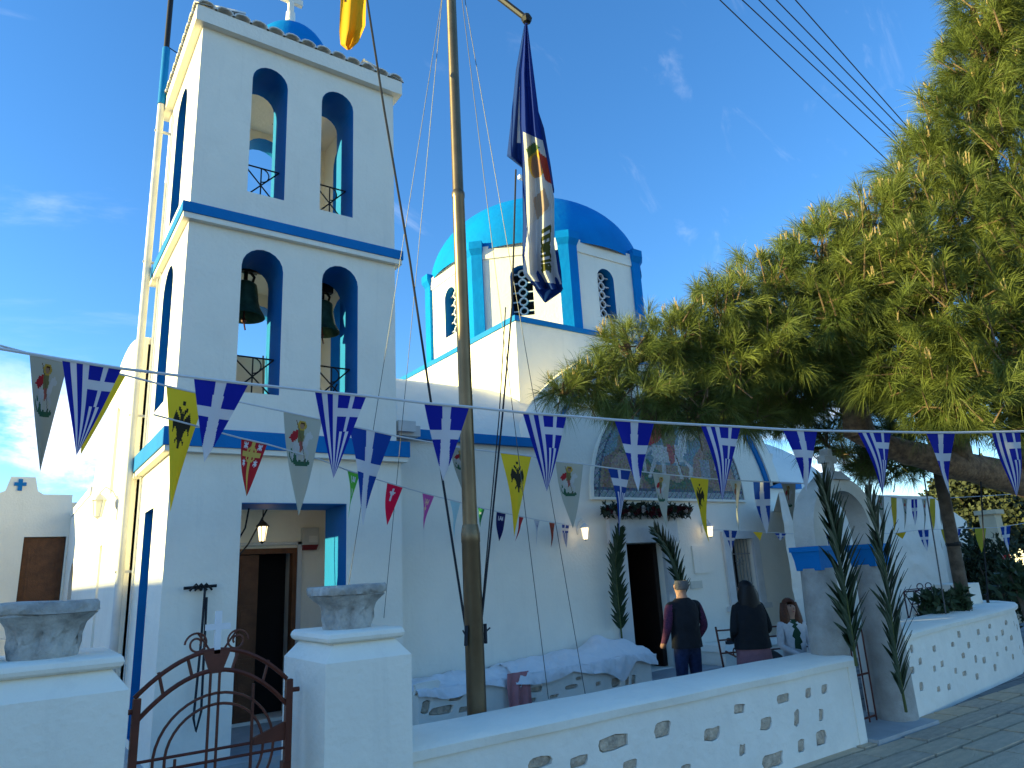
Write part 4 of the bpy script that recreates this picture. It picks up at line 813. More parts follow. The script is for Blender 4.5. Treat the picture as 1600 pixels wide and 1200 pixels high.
# line 2: saint, eagle and flag pennants
D2 = lambda x: 6.6*(2250-806)/(2250-x)
L2 = [(-120, 505), (0, 540), (48, 553), (130, 572), (190, 585), (260, 603), (330, 619), (443, 643), (545, 665), (612, 680), (705, 697), (735, 702), (782, 707), (830, 713), (868, 721), (910, 725), (950, 731), (985, 735), (1020, 739), (1047, 742), (1078, 745), (1107, 748), (1140, 750), (1177, 752), (1202, 753), (1220, 754), (1243, 755), (1290, 757)]
cord([(x, y_, D2(x)) for x, y_ in L2], .007, 'thin pale cord of the saint and eagle pennants, reaching to the arch')
y2 = lambda x: float(np.interp(x, [p[0] for p in L2], [p[1] for p in L2]))
G2 = [(46, 106, 62, 738, p_george(.62), 'greyish pennant with faded rider, next to the first striped Greek pennant'), (140, 196, 125, 712, p_plain(YEL), 'yellow pennant almost hidden behind a striped Greek pennant'), (260, 322, 266, 800, p_eagle(), 'large yellow eagle pennant in front of the sunlit tower corner'), (443, 503, 465, 806, p_george(.85), 'cream pennant of a rider and dragon above the porch'), (545, 612, 568, 822, p_cross(BL2), 'dark blue white-cross pennant right of the porch'), (703, 738, 722, 768, p_george(.6), 'curled pale pennant beside the flagpole'), (782, 830, 806, 838, p_eagle(), 'yellow eagle pennant between the flagpole and the mosaic'), (868, 911, 893, 826, p_george(.85), 'cream rider pennant by the lit lamp near the doorway'), (950, 985, 970, 838, p_strip2(), 'small blue and white striped flag pennant over the garland'), (1020, 1047, 1040, 825, p_george(.9), 'narrow cream rider pennant over the garland end'), (1078, 1107, 1107, 848, p_eagle(), 'bright yellow eagle pennant by the lamp near the barred window'), (1140, 1158, 1157, 836, p_george(.9), 'narrow cream rider pennant above the barred window'), (1177, 1203, 1196, 835, p_cross(BL2), 'narrow blue white-cross pennant beyond the window'), (1220, 1243, 1244, 828, p_george(.45), 'grey-olive rider pennant beside the arch')]
for a, c_, tx, ty, P, lab in G2: pennant(dep(a, y2(a)+1, D2(a)), dep(c_, y2(c_)+1, D2(c_)), dep(tx, ty, D2((a+c_)/2)), P, lab, group='saint and eagle pennants')
# line 3: small coloured pennants to the church wall
D3 = lambda x: 1/(.208+(x-377)*(.0926-.208)/511)
L3 = [(240, 648), (300, 664), (377, 685), (417, 694), (500, 718), (543, 735), (605, 754), (660, 770), (703, 781), (757, 795), (790, 802), (843, 813), (888, 820), (912, 823)]
cord([(x, y_, D3(x)) for x, y_ in L3], .006, 'thin cord of small coloured pennants running from the tower to the door lamp')
y3 = lambda x: float(np.interp(x, [p[0] for p in L3], [p[1] for p in L3]))
G3 = [(377, 417, 383, 776, p_red(), 'red pennant with gold cross'), (543, 562, 546, 811, p_plain((.10, .42, .05), LET(.1)+LET(.38)), 'bright green lettered pennant'), (605, 629, 603, 821, p_plain((.72, .01, .06), CRS(.1)), 'crimson pink pennant with white cross'), (660, 678, 662, 828, p_plain((.55, .10, .35), CRS(.3)+LET(.15), (.7, .5, .3)), 'magenta pennant'), (703, 719, 711, 842, p_plain((.40, .62, .66)), 'pale cyan pennant'), (747, 757, 750, 824, p_plain((.03, .22, .07), LET(.2)), 'dark green pennant'), (776, 790, 779, 846, p_plain((.01, .015, .10), LET(.15)), 'navy pennant'), (811, 818, 806, 846, p_plain((.45, .02, .03)), 'small red pennant behind the yellow eagle one'), (834, 843, 839, 852, p_plain((.50, .50, .56), CRS(.15), (.1, .1, .25)), 'small whitish pennant'), (858, 867, 862, 856, p_plain((.30, .04, .02), LET(.2), (.02, .02, .02)), 'small brown-red pennant'), (878, 889, 884, 856, p_strip2(), 'tiny striped flag pennant by the lamp')]
for a, c_, tx, ty, P, lab in G3: pennant(dep(a, y3(a)+1, D3(a)), dep(c_, y3(c_)+1, D3(c_)), dep(tx, ty, D3((a+c_)/2)), P, lab+' on the small bunting line', group='small coloured pennants')
# lines 4 and 5: far ones beyond the window and the arch
D4 = lambda x: np.interp(x, [1050, 1290, 1600], [11.5, 12.0, 12.4])
L4 = [(1108, 828), (1130, 828), (1240, 834), (1330, 836), (1400, 833), (1435, 828), (1500, 826), (1560, 824), (1610, 816)]
cord([(x, y_, D4(x)) for x, y_ in L4], .005, 'low thin cord behind the arch with far pennants')
y4 = lambda x: float(np.interp(x, [p[0] for p in L4], [p[1] for p in L4]))
G4 = [(1130, 1152, 1144, 864, p_cross(BL2), 'blue white-cross pennant before the barred window'), (1176, 1192, 1188, 845, p_plain(YEL), 'curled yellow scrap above the window corner'), (1210, 1229, 1219, 845, p_cross(BL2), 'short blue pennant between window and arch'), (1290, 1302, 1296, 858, p_cross(BL2), 'blue pennant seen through the arch'), (1398, 1416, 1410, 842, p_plain((.60, .38, .02)), 'curled yellow pennant before the rough white wall'), (1434, 1451, 1448, 862, p_cross(BL2), 'blue white-cross pennant before the rough white wall'), (1470, 1490, 1482, 862, p_plain((.40, .32, .03)), 'olive yellow pennant beside the wooden post'), (1490, 1502, 1497, 858, p_cross(BL2), 'blue pennant right behind the wooden post'), (1523, 1541, 1533, 864, p_plain((.42, .36, .04)), 'olive yellow pennant before the dark bushes'), (1563, 1579, 1575, 862, p_cross(BL2), 'blue white-cross pennant before the cream pillar')]
for a, c_, tx, ty, P, lab in G4: pennant(dep(a, y4(a), D4(a)), dep(c_, y4(c_), D4(c_)), dep(tx, ty, D4(a)), P, lab, group='far pennants')
D5 = lambda x: np.interp(x, [1330, 1480, 1600], [11.0, 11.4, 11.8])
L5 = [(1340, 768), (1376, 775), (1425, 780), (1480, 778), (1540, 775), (1610, 770)]
cord([(x, y_, D5(x)) for x, y_ in L5], .005, 'upper thin cord beyond the arch, below the pine')
y5 = lambda x: float(np.interp(x, [p[0] for p in L5], [p[1] for p in L5]))
for a, w, ln, P, lab in [(1372, 9, 44, p_george(.6), 'slender grey-cream pennant nearest the palm frond'), (1392, 9, 55, p_plain((.55, .40, .05)), 'slender yellow pennant beyond the palm frond'), (1409, 9, 50, p_george(.8), 'slender cream pennant between yellow and blue ones'), (1424, 9, 42, p_cross(), 'slender blue cross pennant on the upper far cord'), (1440, 8, 55, p_george(.8), 'slender cream pennant right of the blue one'), (1453, 8, 50, p_plain((.55, .42, .05)), 'slender yellow pennant by the wooden post'), (1467, 7, 45, p_george(.7), 'slender pale pennant touching the wooden post')]:
    pennant(dep(a, y5(a), D5(a)), dep(a+w, y5(a+w), D5(a+w)), dep(a+w*.6, y5(a)+ln, D5(a)), P, lab, group='slender far pennants')
# overhead service wires above the pine
for i, (a, c_) in enumerate([((1125, 0), (1392, 256)), ((1160, 0), (1398, 222)), ((1186, 0), (1402, 215)), ((1213, 0), (1408, 200)), ((1243, 0), (1415, 195))]):
    A, Cc = Vector(dep(*a, 22)), Vector(dep(*c_, 26)); d_ = Cc-A
    line_obj('service_wire', [A-d_*.8, A, Cc, Cc+d_*3.0], .018, IRON, ['lowest overhead wire over the pine', 'second overhead wire from below over the pine', 'middle overhead wire of the five over the pine', 'fourth overhead wire from below over the pine', 'topmost overhead wire over the pine'][i], 'wire', 'overhead wires')
# ================================================================== LANTERNS, METER BOX
def lantern(c, label, lit=True, s=0.8, wall=None, hang=False, group='white wall lanterns'):
    t = thing('lantern', c, label, 'lantern', group); x, y_, z = c
    b = MB(); b.lathe([(.045*s, -.13*s), (.075*s, .09*s)], c, 6); b.lathe([(.0, -.13*s), (.045*s, -.13*s)], c, 6); b.build('glass', GLASS if lit else GLASSOFF, t)
    b = MB(); b.lathe([(.10*s, .085*s), (.095*s, .10*s), (.05*s, .15*s), (.02*s, .17*s), (.0, .20*s)], c, 6); b.lathe([(.0, -.17*s), (.02*s, -.15*s), (.05*s, -.13*s)], c, 6)
    for k in range(6): a = k*PI/3; b.tube([(x+.046*s*math.cos(a), y_+.046*s*math.sin(a), z-.13*s), (x+.077*s*math.cos(a), y_+.077*s*math.sin(a), z+.09*s)], .006*s, 4)
    b.build('cage', LAMPM if not hang else IRON, t)
    b = MB()
    if hang: b.tube([(x, y_, z+.2*s), (x, y_, z+.40*s)], .008, 5)
    else:
        wx, wy = wall; b.tube([(x, y_, z+.19*s), (x*.7+wx*.3, y_*.7+wy*.3, z+.27*s), (x*.3+wx*.7, y_*.3+wy*.7, z+.22*s), (wx, wy, z+.10*s)], .010*s, 6); b.ball((wx, wy, z+.06*s), (.03*s, .03*s, .10*s), 8)
    b.build('bracket', LAMPM if not hang else IRON, t); return t
q = onY(914, 832, 8.42); lantern(tuple(q), 'lit white lantern between the flagpole and the flower garland', wall=(q[0], 8.6))
q = onY(1109, 829, 8.42); lantern(tuple(q), 'lit white lantern between the doorway and the barred window', wall=(q[0], 8.6))
q = onX(154, 792, 1.02); lantern(tuple(q), 'unlit white lantern on the sunlit side wall near the chapel', lit=False, wall=(1.25, q[1]), s=1.05)
q = onY(410, 832, 9.3); lantern(tuple(q), 'lit dark hanging lantern inside the tower porch', hang=True, s=.85, group=None)
lp = bpy.data.lights.new('lantern_bulb', 'POINT'); lp.energy = 0.3; lp.color = (1, .75, .4); lp.shadow_soft_size = .05
for nm, (xx, yy, Y) in {'a': (914, 832, 8.36), 'b': (1109, 829, 8.36), 'c': (410, 836, 9.2)}.items():
    p = onY(xx, yy, Y); lo = bpy.data.objects.new('lantern_bulb', lp); COL.objects.link(lo); lo.location = (p[0], p[1]-.12, p[2])
q = onY(483, 840, 9.82); x, y_, z = q
al = thing('alarm_box', tuple(q), 'beige alarm box with red underside on the porch wall beside the door', 'alarm box')
b = MB(); b.box(x-.11, x+.11, 9.74, 9.85, z-.10, z+.13); b.build('case', PLASTIC, al); b = MB(); b.frustum((x-.09, x+.09, 9.76, 9.85), (x-.11, x+.11, 9.742, 9.85), z-.17, z-.10); b.build('red_lens', REDP, al); b = MB(); b.box(x-.03, x+.09, 9.732, 9.741, z-.07, z+.02); b.build('label_plate', LAMPM, al)

# ================================================================== GARLAND
gl = thing('flower_garland', (8.73, 8.45, 2.60), 'garland of dark red and white flowers along the top of the church doorway', 'garland')
LEAF = mat('dark_leaf', (.02, .035, .015), .6, .2); FRED = mat('dark_red_flower', (.085, .006, .014), .7, .2); FWHT = mat('white_flower', (.60, .55, .54), .7, .1)
rr = random.Random(11)
def flower(m, c, r):
    b = MB()
    for k in range(11):
        a, e = rr.uniform(0, 2*PI), rr.uniform(-.4, 1.3); d_ = Vector((math.cos(a)*math.cos(e), -abs(math.sin(e))*.8-.2, math.sin(a)*math.cos(e))); s1 = d_.cross(Vector((.3, .5, .8))).normalized()*r*.55; p = Vector(c)
        b.add([p, p+d_*r*.7+s1, p+d_*r*1.1, p+d_*r*.7-s1], [(0, 1, 2, 3)])
    b.ball(c, r*.55, 8); return b.build('flower', m, gl)
lf = MB()
for i in range(700):
    x = rr.uniform(7.72, 9.76); c = Vector((x, 8.46+rr.uniform(-.07, .07), 2.62+rr.uniform(-.09, .10)*(1-.1*abs(x-8.7)))); d_ = Vector((rr.uniform(-1, 1), rr.uniform(-1, .3), rr.uniform(-1, 1))).normalized(); s1 = d_.cross(Vector((0, 1, .2))).normalized()*.02
    lf.add([c, c+d_*.05+s1, c+d_*.11, c+d_*.05-s1], [(0, 1, 2, 3)])
lf.tube([(7.74, 8.48, 2.60), (8.7, 8.48, 2.63), (9.74, 8.48, 2.60)], .05, 8); lf.build('leaves', LEAF, gl, kind='stuff')
for i in range(34):
    x = 7.78+i*.0585+rr.uniform(-.02, .02); flower(FWHT if i in (2, 7, 13, 14, 21, 26, 31) else (FRED if i % 2 else FRED), (x, 8.40+rr.uniform(-.02, .02), 2.60+rr.uniform(-.06, .07)), rr.uniform(.038, .055))

# ================================================================== PALM FRONDS
PALM = mat('palm_leaf', (.022, .050, .018), .5, .25, 5, col2=(.012, .028, .012)); PRIB = mat('palm_rib', (.10, .12, .04), .6, .1)
def leaflet_mesh():
    b = MB(); n_ = 5; 
    for i in range(n_+1): t = i/n_; w = .020*(1-t)**.6*(.5+1.2*min(1, t*4)); b.v += [(-w, t, -.004-.10*t*t), (0, t, .004-.10*t*t), (w, t, -.004-.10*t*t)]
    for i in range(n_): k = i*3; b.f += [(k, k+1, k+4, k+3), (k+1, k+2, k+5, k+4)]
    me = bpy.data.meshes.new('leaflet'); me.from_pydata(b.v, [], b.f); me.materials.append(PALM); return me
LFM = leaflet_mesh()
def frond(pts, label, n=38, ll=.34, face=Vector((0, -1, .2)), spread=1.0, tipward=1):
    P = [Vector(map(float, p)) for p in pts]; t_ = thing('palm_frond', tuple(P[0]), label, 'palm frond', 'palm fronds tied up as decoration')
    # smooth curve
    Q = []
    for i in range(len(P)-1):
        p0, p1, p2, p3 = P[max(i-1, 0)], P[i], P[i+1], P[min(i+2, len(P)-1)]
        for t in np.linspace(0, 1, 8)[:-1]: Q.append(.5*((2*p1)+(p2-p0)*t+(2*p0-5*p1+4*p2-p3)*t*t+(3*p1-p0-3*p2+p3)*t**3))
    Q.append(P[-1]); b = MB(); b.tube(Q, [.016*(1-.8*i/len(Q)) for i in range(len(Q))], 6); b.build('rib', PRIB, t_, smooth=60)
    r_ = random.Random(label)
    for i in range(n):
        f_ = .12+.87*i/n; k = f_*(len(Q)-1); j = min(int(k), len(Q)-2); p = Q[j].lerp(Q[j+1], k-j); d_ = (Q[j+1]-Q[j]).normalized(); sd = d_.cross(face).normalized()
        for q in (-1, 1):
            L = ll*(math.sin(PI*(.12+.80*f_))**.6)*r_.uniform(.8, 1.08); ang = r_.uniform(.55, .85)*(1-.35*f_)*spread
            dr = (d_*math.cos(ang)+sd*q*math.sin(ang)+face.normalized()*r_.uniform(-.05, .30)).normalized(); nz = dr.cross(sd*q).normalized(); xz = dr.cross(nz).normalized()
            o = mesh_obj('leaflet', LFM, t_); M_ = Matrix((xz, dr, xz.cross(dr))).transposed().to_4x4()
            o.matrix_local = Matrix.Translation(p-P[0]) @ M_ @ Matrix.Diagonal((1.0, L, L, 1))
    return t_
frond([onY(972, 1000, 8.40), onY(966, 940, 8.38), onY(962, 880, 8.38), onY(968, 826, 8.36)], 'dark palm frond tied upright along the doorway side nearer the flagpole', 40, .30)
frond([onY(1072, 945, 8.40), onY(1060, 900, 8.36), onY(1045, 860, 8.34), onY(1022, 826, 8.34)], 'dark palm frond leaning over the doorway side nearer the window', 42, .36)
frond([dep(1338, 1040, 6.45), dep(1326, 960, 6.4), dep(1308, 850, 6.35), dep(1284, 752, 6.3)], 'long green palm frond tied to the arch column that rises from the low wall', 52, .42)
frond([dep(1416, 1112, 6.9), dep(1398, 1010, 6.85), dep(1382, 880, 6.8), dep(1356, 768, 6.75)], 'long green palm frond tied to the arch column next to the curved wall', 52, .42)

# ================================================================== BENCHES AND CLOTHS
sb = thing('stone_bench', (6.2, 8.3, 0), 'whitewashed rubble bench along the church wall, draped in white sheets', 'bench')
rr = random.Random(21); BX0, BX1, BYf = 4.15, 8.0, 8.0
holes = []
for x, y_, w, h in [(690, 1110, 40, 12), (665, 1105, 14, 18), (668, 1075, 40, 18), (725, 1108, 16, 8), (712, 1090, 22, 8), (812, 1081, 20, 8), (838, 1077, 24, 8), (830, 1094, 18, 6), (866, 1088, 16, 5), (893, 1073, 22, 6), (962, 1066, 16, 14), (980, 1064, 8, 12), (990, 1062, 8, 14), (935, 1068, 10, 6), (815, 1103, 22, 6), (905, 1060, 12, 5)]:
    p = onY(x, y_, BYf); D = (AX @ (p-EYE))[2]
    if p[2] > .03: holes.append((blob(p[0]-BX0, p[2], w*D/FPX*1.1, h*D/FPX, .2, rr), .02))
b = MB(); b.panel([(0, -.1), (BX1-BX0, -.1), (BX1-BX0, .44), (0, .44)], [h[0] for h in holes], 0, .05, lambda a, c_, t: (BX0+a, BYf+t, c_), 0, 0); b.build('plaster_face', WHITE2, sb)
for pts, dp in holes:
    b = MB(); n_ = len(pts); c = (sum(p[0] for p in pts)/n_, sum(p[1] for p in pts)/n_); b.add([(BX0+x, BYf+.052, z) for x, z in pts]+[(BX0+c[0]+(x-c[0])*.8, BYf+dp, c[1]+(z-c[1])*.8) for x, z in pts], [(i, (i+1) % n_, n_+(i+1) % n_, n_+i) for i in range(n_)]+[tuple(n_+i for i in range(n_))]); b.build('stone', STONE, sb)
b = MB(); b.box(BX0, BX1, BYf+.051, 8.595, -.1, .438); b.build('core', WHITE2, sb)
def sheet(name, x0, x1, y0, y1, hfun, drop, label, m, seed, nx=90, ny=34):
    b = MB(); off = Vector((seed*7.3, 0, 0)); ytot = y1-y0
    for j in range(ny+1):
        for i in range(nx+1):
            u, v = i/nx, j/ny; x = x0+(x1-x0)*u; dl = drop(u); L = ytot+dl; s_ = v*L
            nzv = noise.noise(Vector((x*2.3, s_*3, seed)))*.5+noise.noise(Vector((x*6, s_*7, seed)))*.3+abs(noise.noise(Vector((x*4+s_*3, s_*2, seed+5))))*.5-abs(noise.noise(Vector((x*9-s_*6, s_*9, seed+8))))*.45
            h = hfun(x)
            if s_ < ytot: y_ = y1-s_; z = .45+h*math.sin(PI*min(1, (.15+s_/ytot*.9)))**.7+.085*nzv
            else: e = s_-ytot; y_ = y0-.02-.035*min(1, e*8)-.07*nzv; z = .45+h*.25*max(0, 1-e*4)+.03*nzv-e
            b.v.append((x+.02*noise.noise(Vector((x*5, s_*5, seed+2))), y_, z))
    for j in range(ny):
        for i in range(nx): k = j*(nx+1)+i; b.f.append((k, k+1, k+nx+2, k+nx+1)); b.m.append(0)
    o = b.build(name, m, base=((x0+x1)/2, (y0+y1)/2, .45), smooth=180); return tag(o, label, 'cloth')
lump = lambda x: .05+.62*(.10*math.exp(-((x-4.8)/.5)**2)+.13*math.exp(-((x-5.9)/.4)**2)+.16*math.exp(-((x-6.7)/.5)**2)+.30*math.exp(-((x-7.35)/.28)**2)+.20*math.exp(-((x-7.8)/.25)**2))
sheet('white_sheet', 4.12, 5.62, 7.98, 8.58, lump, lambda u: .07+.07*math.sin(u*5)**2, 'pale blue-white sheet over the bench end near the tower', CLOTH, 1)
sheet('white_sheet', 5.5, 8.08, 7.97, 8.58, lambda x: lump(x)+.02, lambda u: .07+.08*abs(math.sin(u*7+.5))+.15*math.exp(-((u-.72)/.07)**2), 'crumpled white sheet heaped over the bench end near the doorway', CLOTH, 2, 120, 40)
b = MB()
for j in range(21):
    for i in range(17): u, v = i/16, j/20; b.v.append((5.38+.34*u+.05*math.sin(v*3)*(u-.5), 7.93-.03*math.sin(u*17+v*2)*(.3+v)-.02*v, .50-.52*v*(1-.12*math.sin(u*6))))
for j in range(20):
    for i in range(16): k = j*17+i; b.f.append((k, k+1, k+18, k+17)); b.m.append(0)
tag(b.build('pink_cloth', PINK, base=(5.55, 7.95, .5), smooth=180), 'pink cloth hanging down from under the white sheets', 'cloth')
b = MB(); b.box(9.75, 11.3, 8.05, 8.58, -.05, .30); b.frustum((9.70, 11.35, 8.0, 8.59), (9.74, 11.3, 8.03, 8.59), .301, .40); sb2 = tag(b.build('stone_ledge', WHITE2, base=(10.5, 8.3, 0)), 'low white stone ledge under the barred window', 'ledge')
b = MB(); b.box(9.95, 10.13, 8.1, 8.18, .402, .45); b.ball((10.0, 8.14, .47), (.05, .04, .035), 8); b.ball((10.11, 8.14, .462), (.03, .03, .03), 8); tag(b.build('small_bundle', ROPEB, base=(10.04, 8.14, .40)), 'small dark bundle lying on the stone ledge beside the doorway', 'bundle')

# ================================================================== PEOPLE
def skin_obj(name, J, E_, root, mats, matfn, parent, sub=2):
    me = bpy.data.meshes.new(name); keys = list(J); idx = {k: i for i, k in enumerate(keys)}; base = wloc(parent)
    me.from_pydata([tuple(Vector(J[k][0])-base) for k in keys], [(idx[a], idx[c_]) for a, c_ in E_], [])
    o = bpy.data.objects.new(name, me); COL.objects.link(o); o.parent = parent
    md = o.modifiers.new('skin', 'SKIN'); md.use_smooth_shade = True
    sv = me.skin_vertices[0].data
    for k in keys: r = J[k][1]; sv[idx[k]].radius = r if hasattr(r, '__len__') else (r, r); sv[idx[k]].use_root = (k == root)
    s2_ = o.modifiers.new('sub', 'SUBSURF'); s2_.levels = sub; s2_.render_levels = sub
    dg = bpy.context.evaluated_depsgraph_get(); dg.update(); nm = bpy.data.meshes.new_from_object(o.evaluated_get(dg)); o.modifiers.clear(); o.data = nm; nm.name = name
    nm.materials.clear()
    for m in mats: nm.materials.append(m)
    for p in nm.polygons: p.material_index = matfn(Vector(p.center)+base); p.use_smooth = True
    return o
SKIN = mat('skin', (.45, .25, .17), .6, .06); JEANS = mat('blue_jeans', (.018, .03, .085), .9, .2, 20, 1.0, 14); VEST = mat('dark_vest', (.012, .014, .020), .8, .2, 4, 1.0, 12); BLACKC = mat('black_cloth', (.009, .011, .015), .85, .2, 4, 1.0, 11); SKIRT = mat('mauve_skirt', (.22, .11, .13), .9, .1, 12, 1.0, 12); SHOE = mat('dark_shoe', (.02, .015, .012), .5); GREYH = mat('grey_hair', (.16, .15, .145), .8, .2, 40); BLKH = mat('black_hair', (.008, .006, .006), .5, .2, 40); AUBH = mat('auburn_hair', (.12, .035, .012), .5, .2, 40); WCOAT = mat('white_cardigan', (.62, .60, .60), .9, .06, 20, 1.0, 14); GREENT = mat('green_top', (.02, .06, .03), .9, .1); YELSK = mat('mustard_trousers', (.30, .22, .06), .9, .2, 30); BAG = mat('black_bag', (.012, .010, .010), .6, .1)
PLAID = mat('plaid_shirt', (.12, .03, .075), .9, .3, 60, col2=(.03, .015, .04))
def standing(pos, yaw, H, female=False):
    x0, y0, z0 = pos; s = H/1.72; f = Vector((math.sin(yaw), math.cos(yaw), 0)); r = Vector((f.y, -f.x, 0)); up = Vector((0, 0, 1)); O = Vector(pos)
    P = lambda a, b_, h: O+r*(a*s)+f*(b_*s)+up*(h*s)
    sw = .20 if not female else .175; J = {}
    J['pel'] = (P(0, 0, .95), (.165*s, .12*s)); J['waist'] = (P(0, .0, 1.10), (.16*s if not female else .17*s, .125*s)); J['chest'] = (P(0, -.01, 1.30), (.175*s, .125*s)); J['neckb'] = (P(0, -.01, 1.44), (.085*s, .075*s)); J['neck'] = (P(0, .0, 1.50), (.056*s, .06*s)); J['headl'] = (P(0, .015, 1.58), (.072*s, .085*s)); J['headu'] = (P(0, .01, 1.655), (.074*s, .085*s))
    for q, n_ in ((-1, 'l'), (1, 'r')):
        J['sh'+n_] = (P(q*sw, -.01, 1.40), .068*s); J['el'+n_] = (P(q*(sw+.075), -.03, 1.13), .052*s); J['wr'+n_] = (P(q*(sw+.04), .13, .95), .036*s); J['ha'+n_] = (P(q*(sw+.02), .20, .90), (.03*s, .04*s))
        J['hip'+n_] = (P(q*.095, 0, .88), .10*s); J['kn'+n_] = (P(q*.105, .02, .49), .066*s); J['an'+n_] = (P(q*.11, -.01, .09), .048*s); J['to'+n_] = (P(q*.125, .15, .035), .04*s)
    E_ = [('pel', 'waist'), ('waist', 'chest'), ('chest', 'neckb'), ('neckb', 'neck'), ('neck', 'headl'), ('headl', 'headu')]
    for n_ in 'lr': E_ += [('chest', 'sh'+n_), ('sh'+n_, 'el'+n_), ('el'+n_, 'wr'+n_), ('wr'+n_, 'ha'+n_), ('pel', 'hip'+n_), ('hip'+n_, 'kn'+n_), ('kn'+n_, 'an'+n_), ('an'+n_, 'to'+n_)]
    return J, E_, P, s
def head_bits(t, P, s, hairm, bald=False, long=False, face=True):
    b = MB(); c = P(0, -.012, 1.625); b.ball(c, (.085*s, .10*s, .11*s), 16)
    if bald: b.v = [tuple(Vector(v)) for v in b.v]
    hv = MB()
    n1, n2 = 20, 12
    for i in range(n2+1):
        for j in range(n1):
            ph = PI*i/n2; th = 2*PI*j/n1; d_ = Vector((math.sin(ph)*math.cos(th), math.sin(ph)*math.sin(th), math.cos(ph)))
            hv.v.append(tuple(c+Vector((d_.x*.088*s, d_.y*.104*s, d_.z*.108*s))*(1+.05*noise.noise(d_*5)+.05*noise.noise(d_*14))))
    fw_ = (P(0, 1, 0)-P(0, 0, 0)).normalized()
    for i in range(n2):
        for j in range(n1):
            a_, c_ = i*n1+j, i*n1+(j+1) % n1; m_ = (Vector(hv.v[a_])+Vector(hv.v[a_+n1]))/2-c; fwd = m_.dot(fw_)/(.1*s); zz = m_.z/(.1*s)
            if bald and zz > .45: continue
            if fwd > .35 and zz < .55: continue
            if zz < -.55 and not long: continue
            hv.f.append((a_, a_+n1, c_+n1, c_)); hv.m.append(0)
    hv.build('hair', hairm, t, smooth=180)
    if long:
        b = MB(); k = 16
        for i in range(9):
            v = i/8
            for j in range(k): a = 2*PI*j/k; wv = (.095+.045*math.sin(PI*v*.8))*s*(1+.10*math.sin(5*a+3*v)+.07*math.sin(11*a+7*v)); q = P(0, -.045-.02*v, 1.66-.30*v); sd = (P(1, 0, 0)-P(0, 0, 0)).normalized(); b.v.append(tuple(q+sd*wv*math.cos(a)+fw_*.075*s*math.sin(a)))
        for i in range(8):
            for j in range(k): a_, c_ = i*k+j, i*k+(j+1) % k; b.f.append((a_, c_, c_+k, a_+k)); b.m.append(0)
        b.f.append(tuple(8*k+j for j in range(k))); b.m.append(0); b.build('long_hair', hairm, t, smooth=180)
    b = MB(); 
    for q in (-1, 1): b.ball(P(q*.083, .0, 1.61), (.018*s, .022*s, .032*s), 8)
    b.ball(P(0, .112, 1.60), (.014*s, .02*s, .022*s), 8); b.build('ears_and_nose', SKIN, t, smooth=180)
    if face:
        b = MB()
        for q in (-1, 1): b.ball(P(q*.032, .092, 1.63), (.012*s, .010*s, .008*s), 8)
        b.build('eyes', DARK, t); b = MB(); b.ball(P(0, .098, 1.555), (.025*s, .010*s, .008*s), 8); b.build('mouth', mat('lips', (.30, .09, .08), .5), t)
mp_ = dep(1062, 905, 8.3); GZ0 = -.05
man = thing('person', (mp_[0], mp_[1], GZ0), 'man seen from behind in dark vest, plaid shirt and blue jeans facing the doorway', 'person')
J, E_, P, s = standing((mp_[0], mp_[1], GZ0), math.radians(12), 1.635)
vz0, vz1 = GZ0+.90*s, GZ0+1.45*s
def man_mat(c):
    h = (c.z-GZ0)/s; lat = abs((c-Vector((mp_[0], mp_[1], c.z))).dot((P(1, 0, 0)-P(0, 0, 0)).normalized()))/s
    if h > 1.475: return 0
    if lat > .205 and h < 1.40 and h > .86: return 3 if h > .955 else 0
    if h > .93: return 1
    if h > .07: return 2
    return 4
skin_obj('body', J, E_, 'pel', [SKIN, VEST, JEANS, PLAID, SHOE], man_mat, man); head_bits(man, P, s, GREYH, bald=True)
b = MB(); k = 20
for z, w, d_ in ((.90, .205, .15), (.96, .20, .145), (1.12, .19, .14), (1.30, .20, .145), (1.40, .19, .12), (1.47, .09, .08)):
    for j in range(k): a = 2*PI*j/k; q = P(w*math.cos(a), d_*math.sin(a)-.005, z); b.v.append(tuple(q))
for i in range(5):
    for j in range(k): a_, c_ = i*k+j, i*k+(j+1) % k; b.f.append((a_, c_, c_+k, a_+k)); b.m.append(0)
b.build('vest', VEST, man, smooth=60)
wp = dep(1163, 912, 8.0)
wom = thing('person', (wp[0], wp[1], GZ0), 'dark-haired woman seen from behind in black top and mauve skirt', 'person')
J, E_, P2_, s2 = standing((wp[0], wp[1], GZ0), math.radians(20), 1.56, True)
for n_ in 'lr': J['wr'+n_] = (P2_((.13 if n_ == 'r' else -.13), .20, 1.02), .036*s2); J['ha'+n_] = (P2_((.06 if n_ == 'r' else -.06), .24, 1.02), (.03*s2, .04*s2))
def wom_mat(c): h = (c.z-GZ0)/s2; return 0 if h > 1.48 else (1 if h > .85 else (0 if h > .08 else 2))
skin_obj('body', J, E_, 'pel', [SKIN, BLACKC, SHOE], wom_mat, wom); head_bits(wom, P2_, s2, BLKH, long=True)
b = MB(); k = 28
for i, (z, w, d_) in enumerate(((1.49, .10, .08), (1.43, .205, .12), (1.30, .225, .15), (1.12, .215, .155), (.98, .235, .17), (.93, .24, .175))):
    for j in range(k): a = 2*PI*j/k; b.v.append(tuple(P2_(w*math.cos(a), d_*math.sin(a)-.01, z)))
for i in range(5):
    for j in range(k): a_, c_ = i*k+j, i*k+(j+1) % k; b.f.append((a_, c_, c_+k, a_+k)); b.m.append(0)
b.build('black_top', BLACKC, wom, smooth=60)
b = MB()
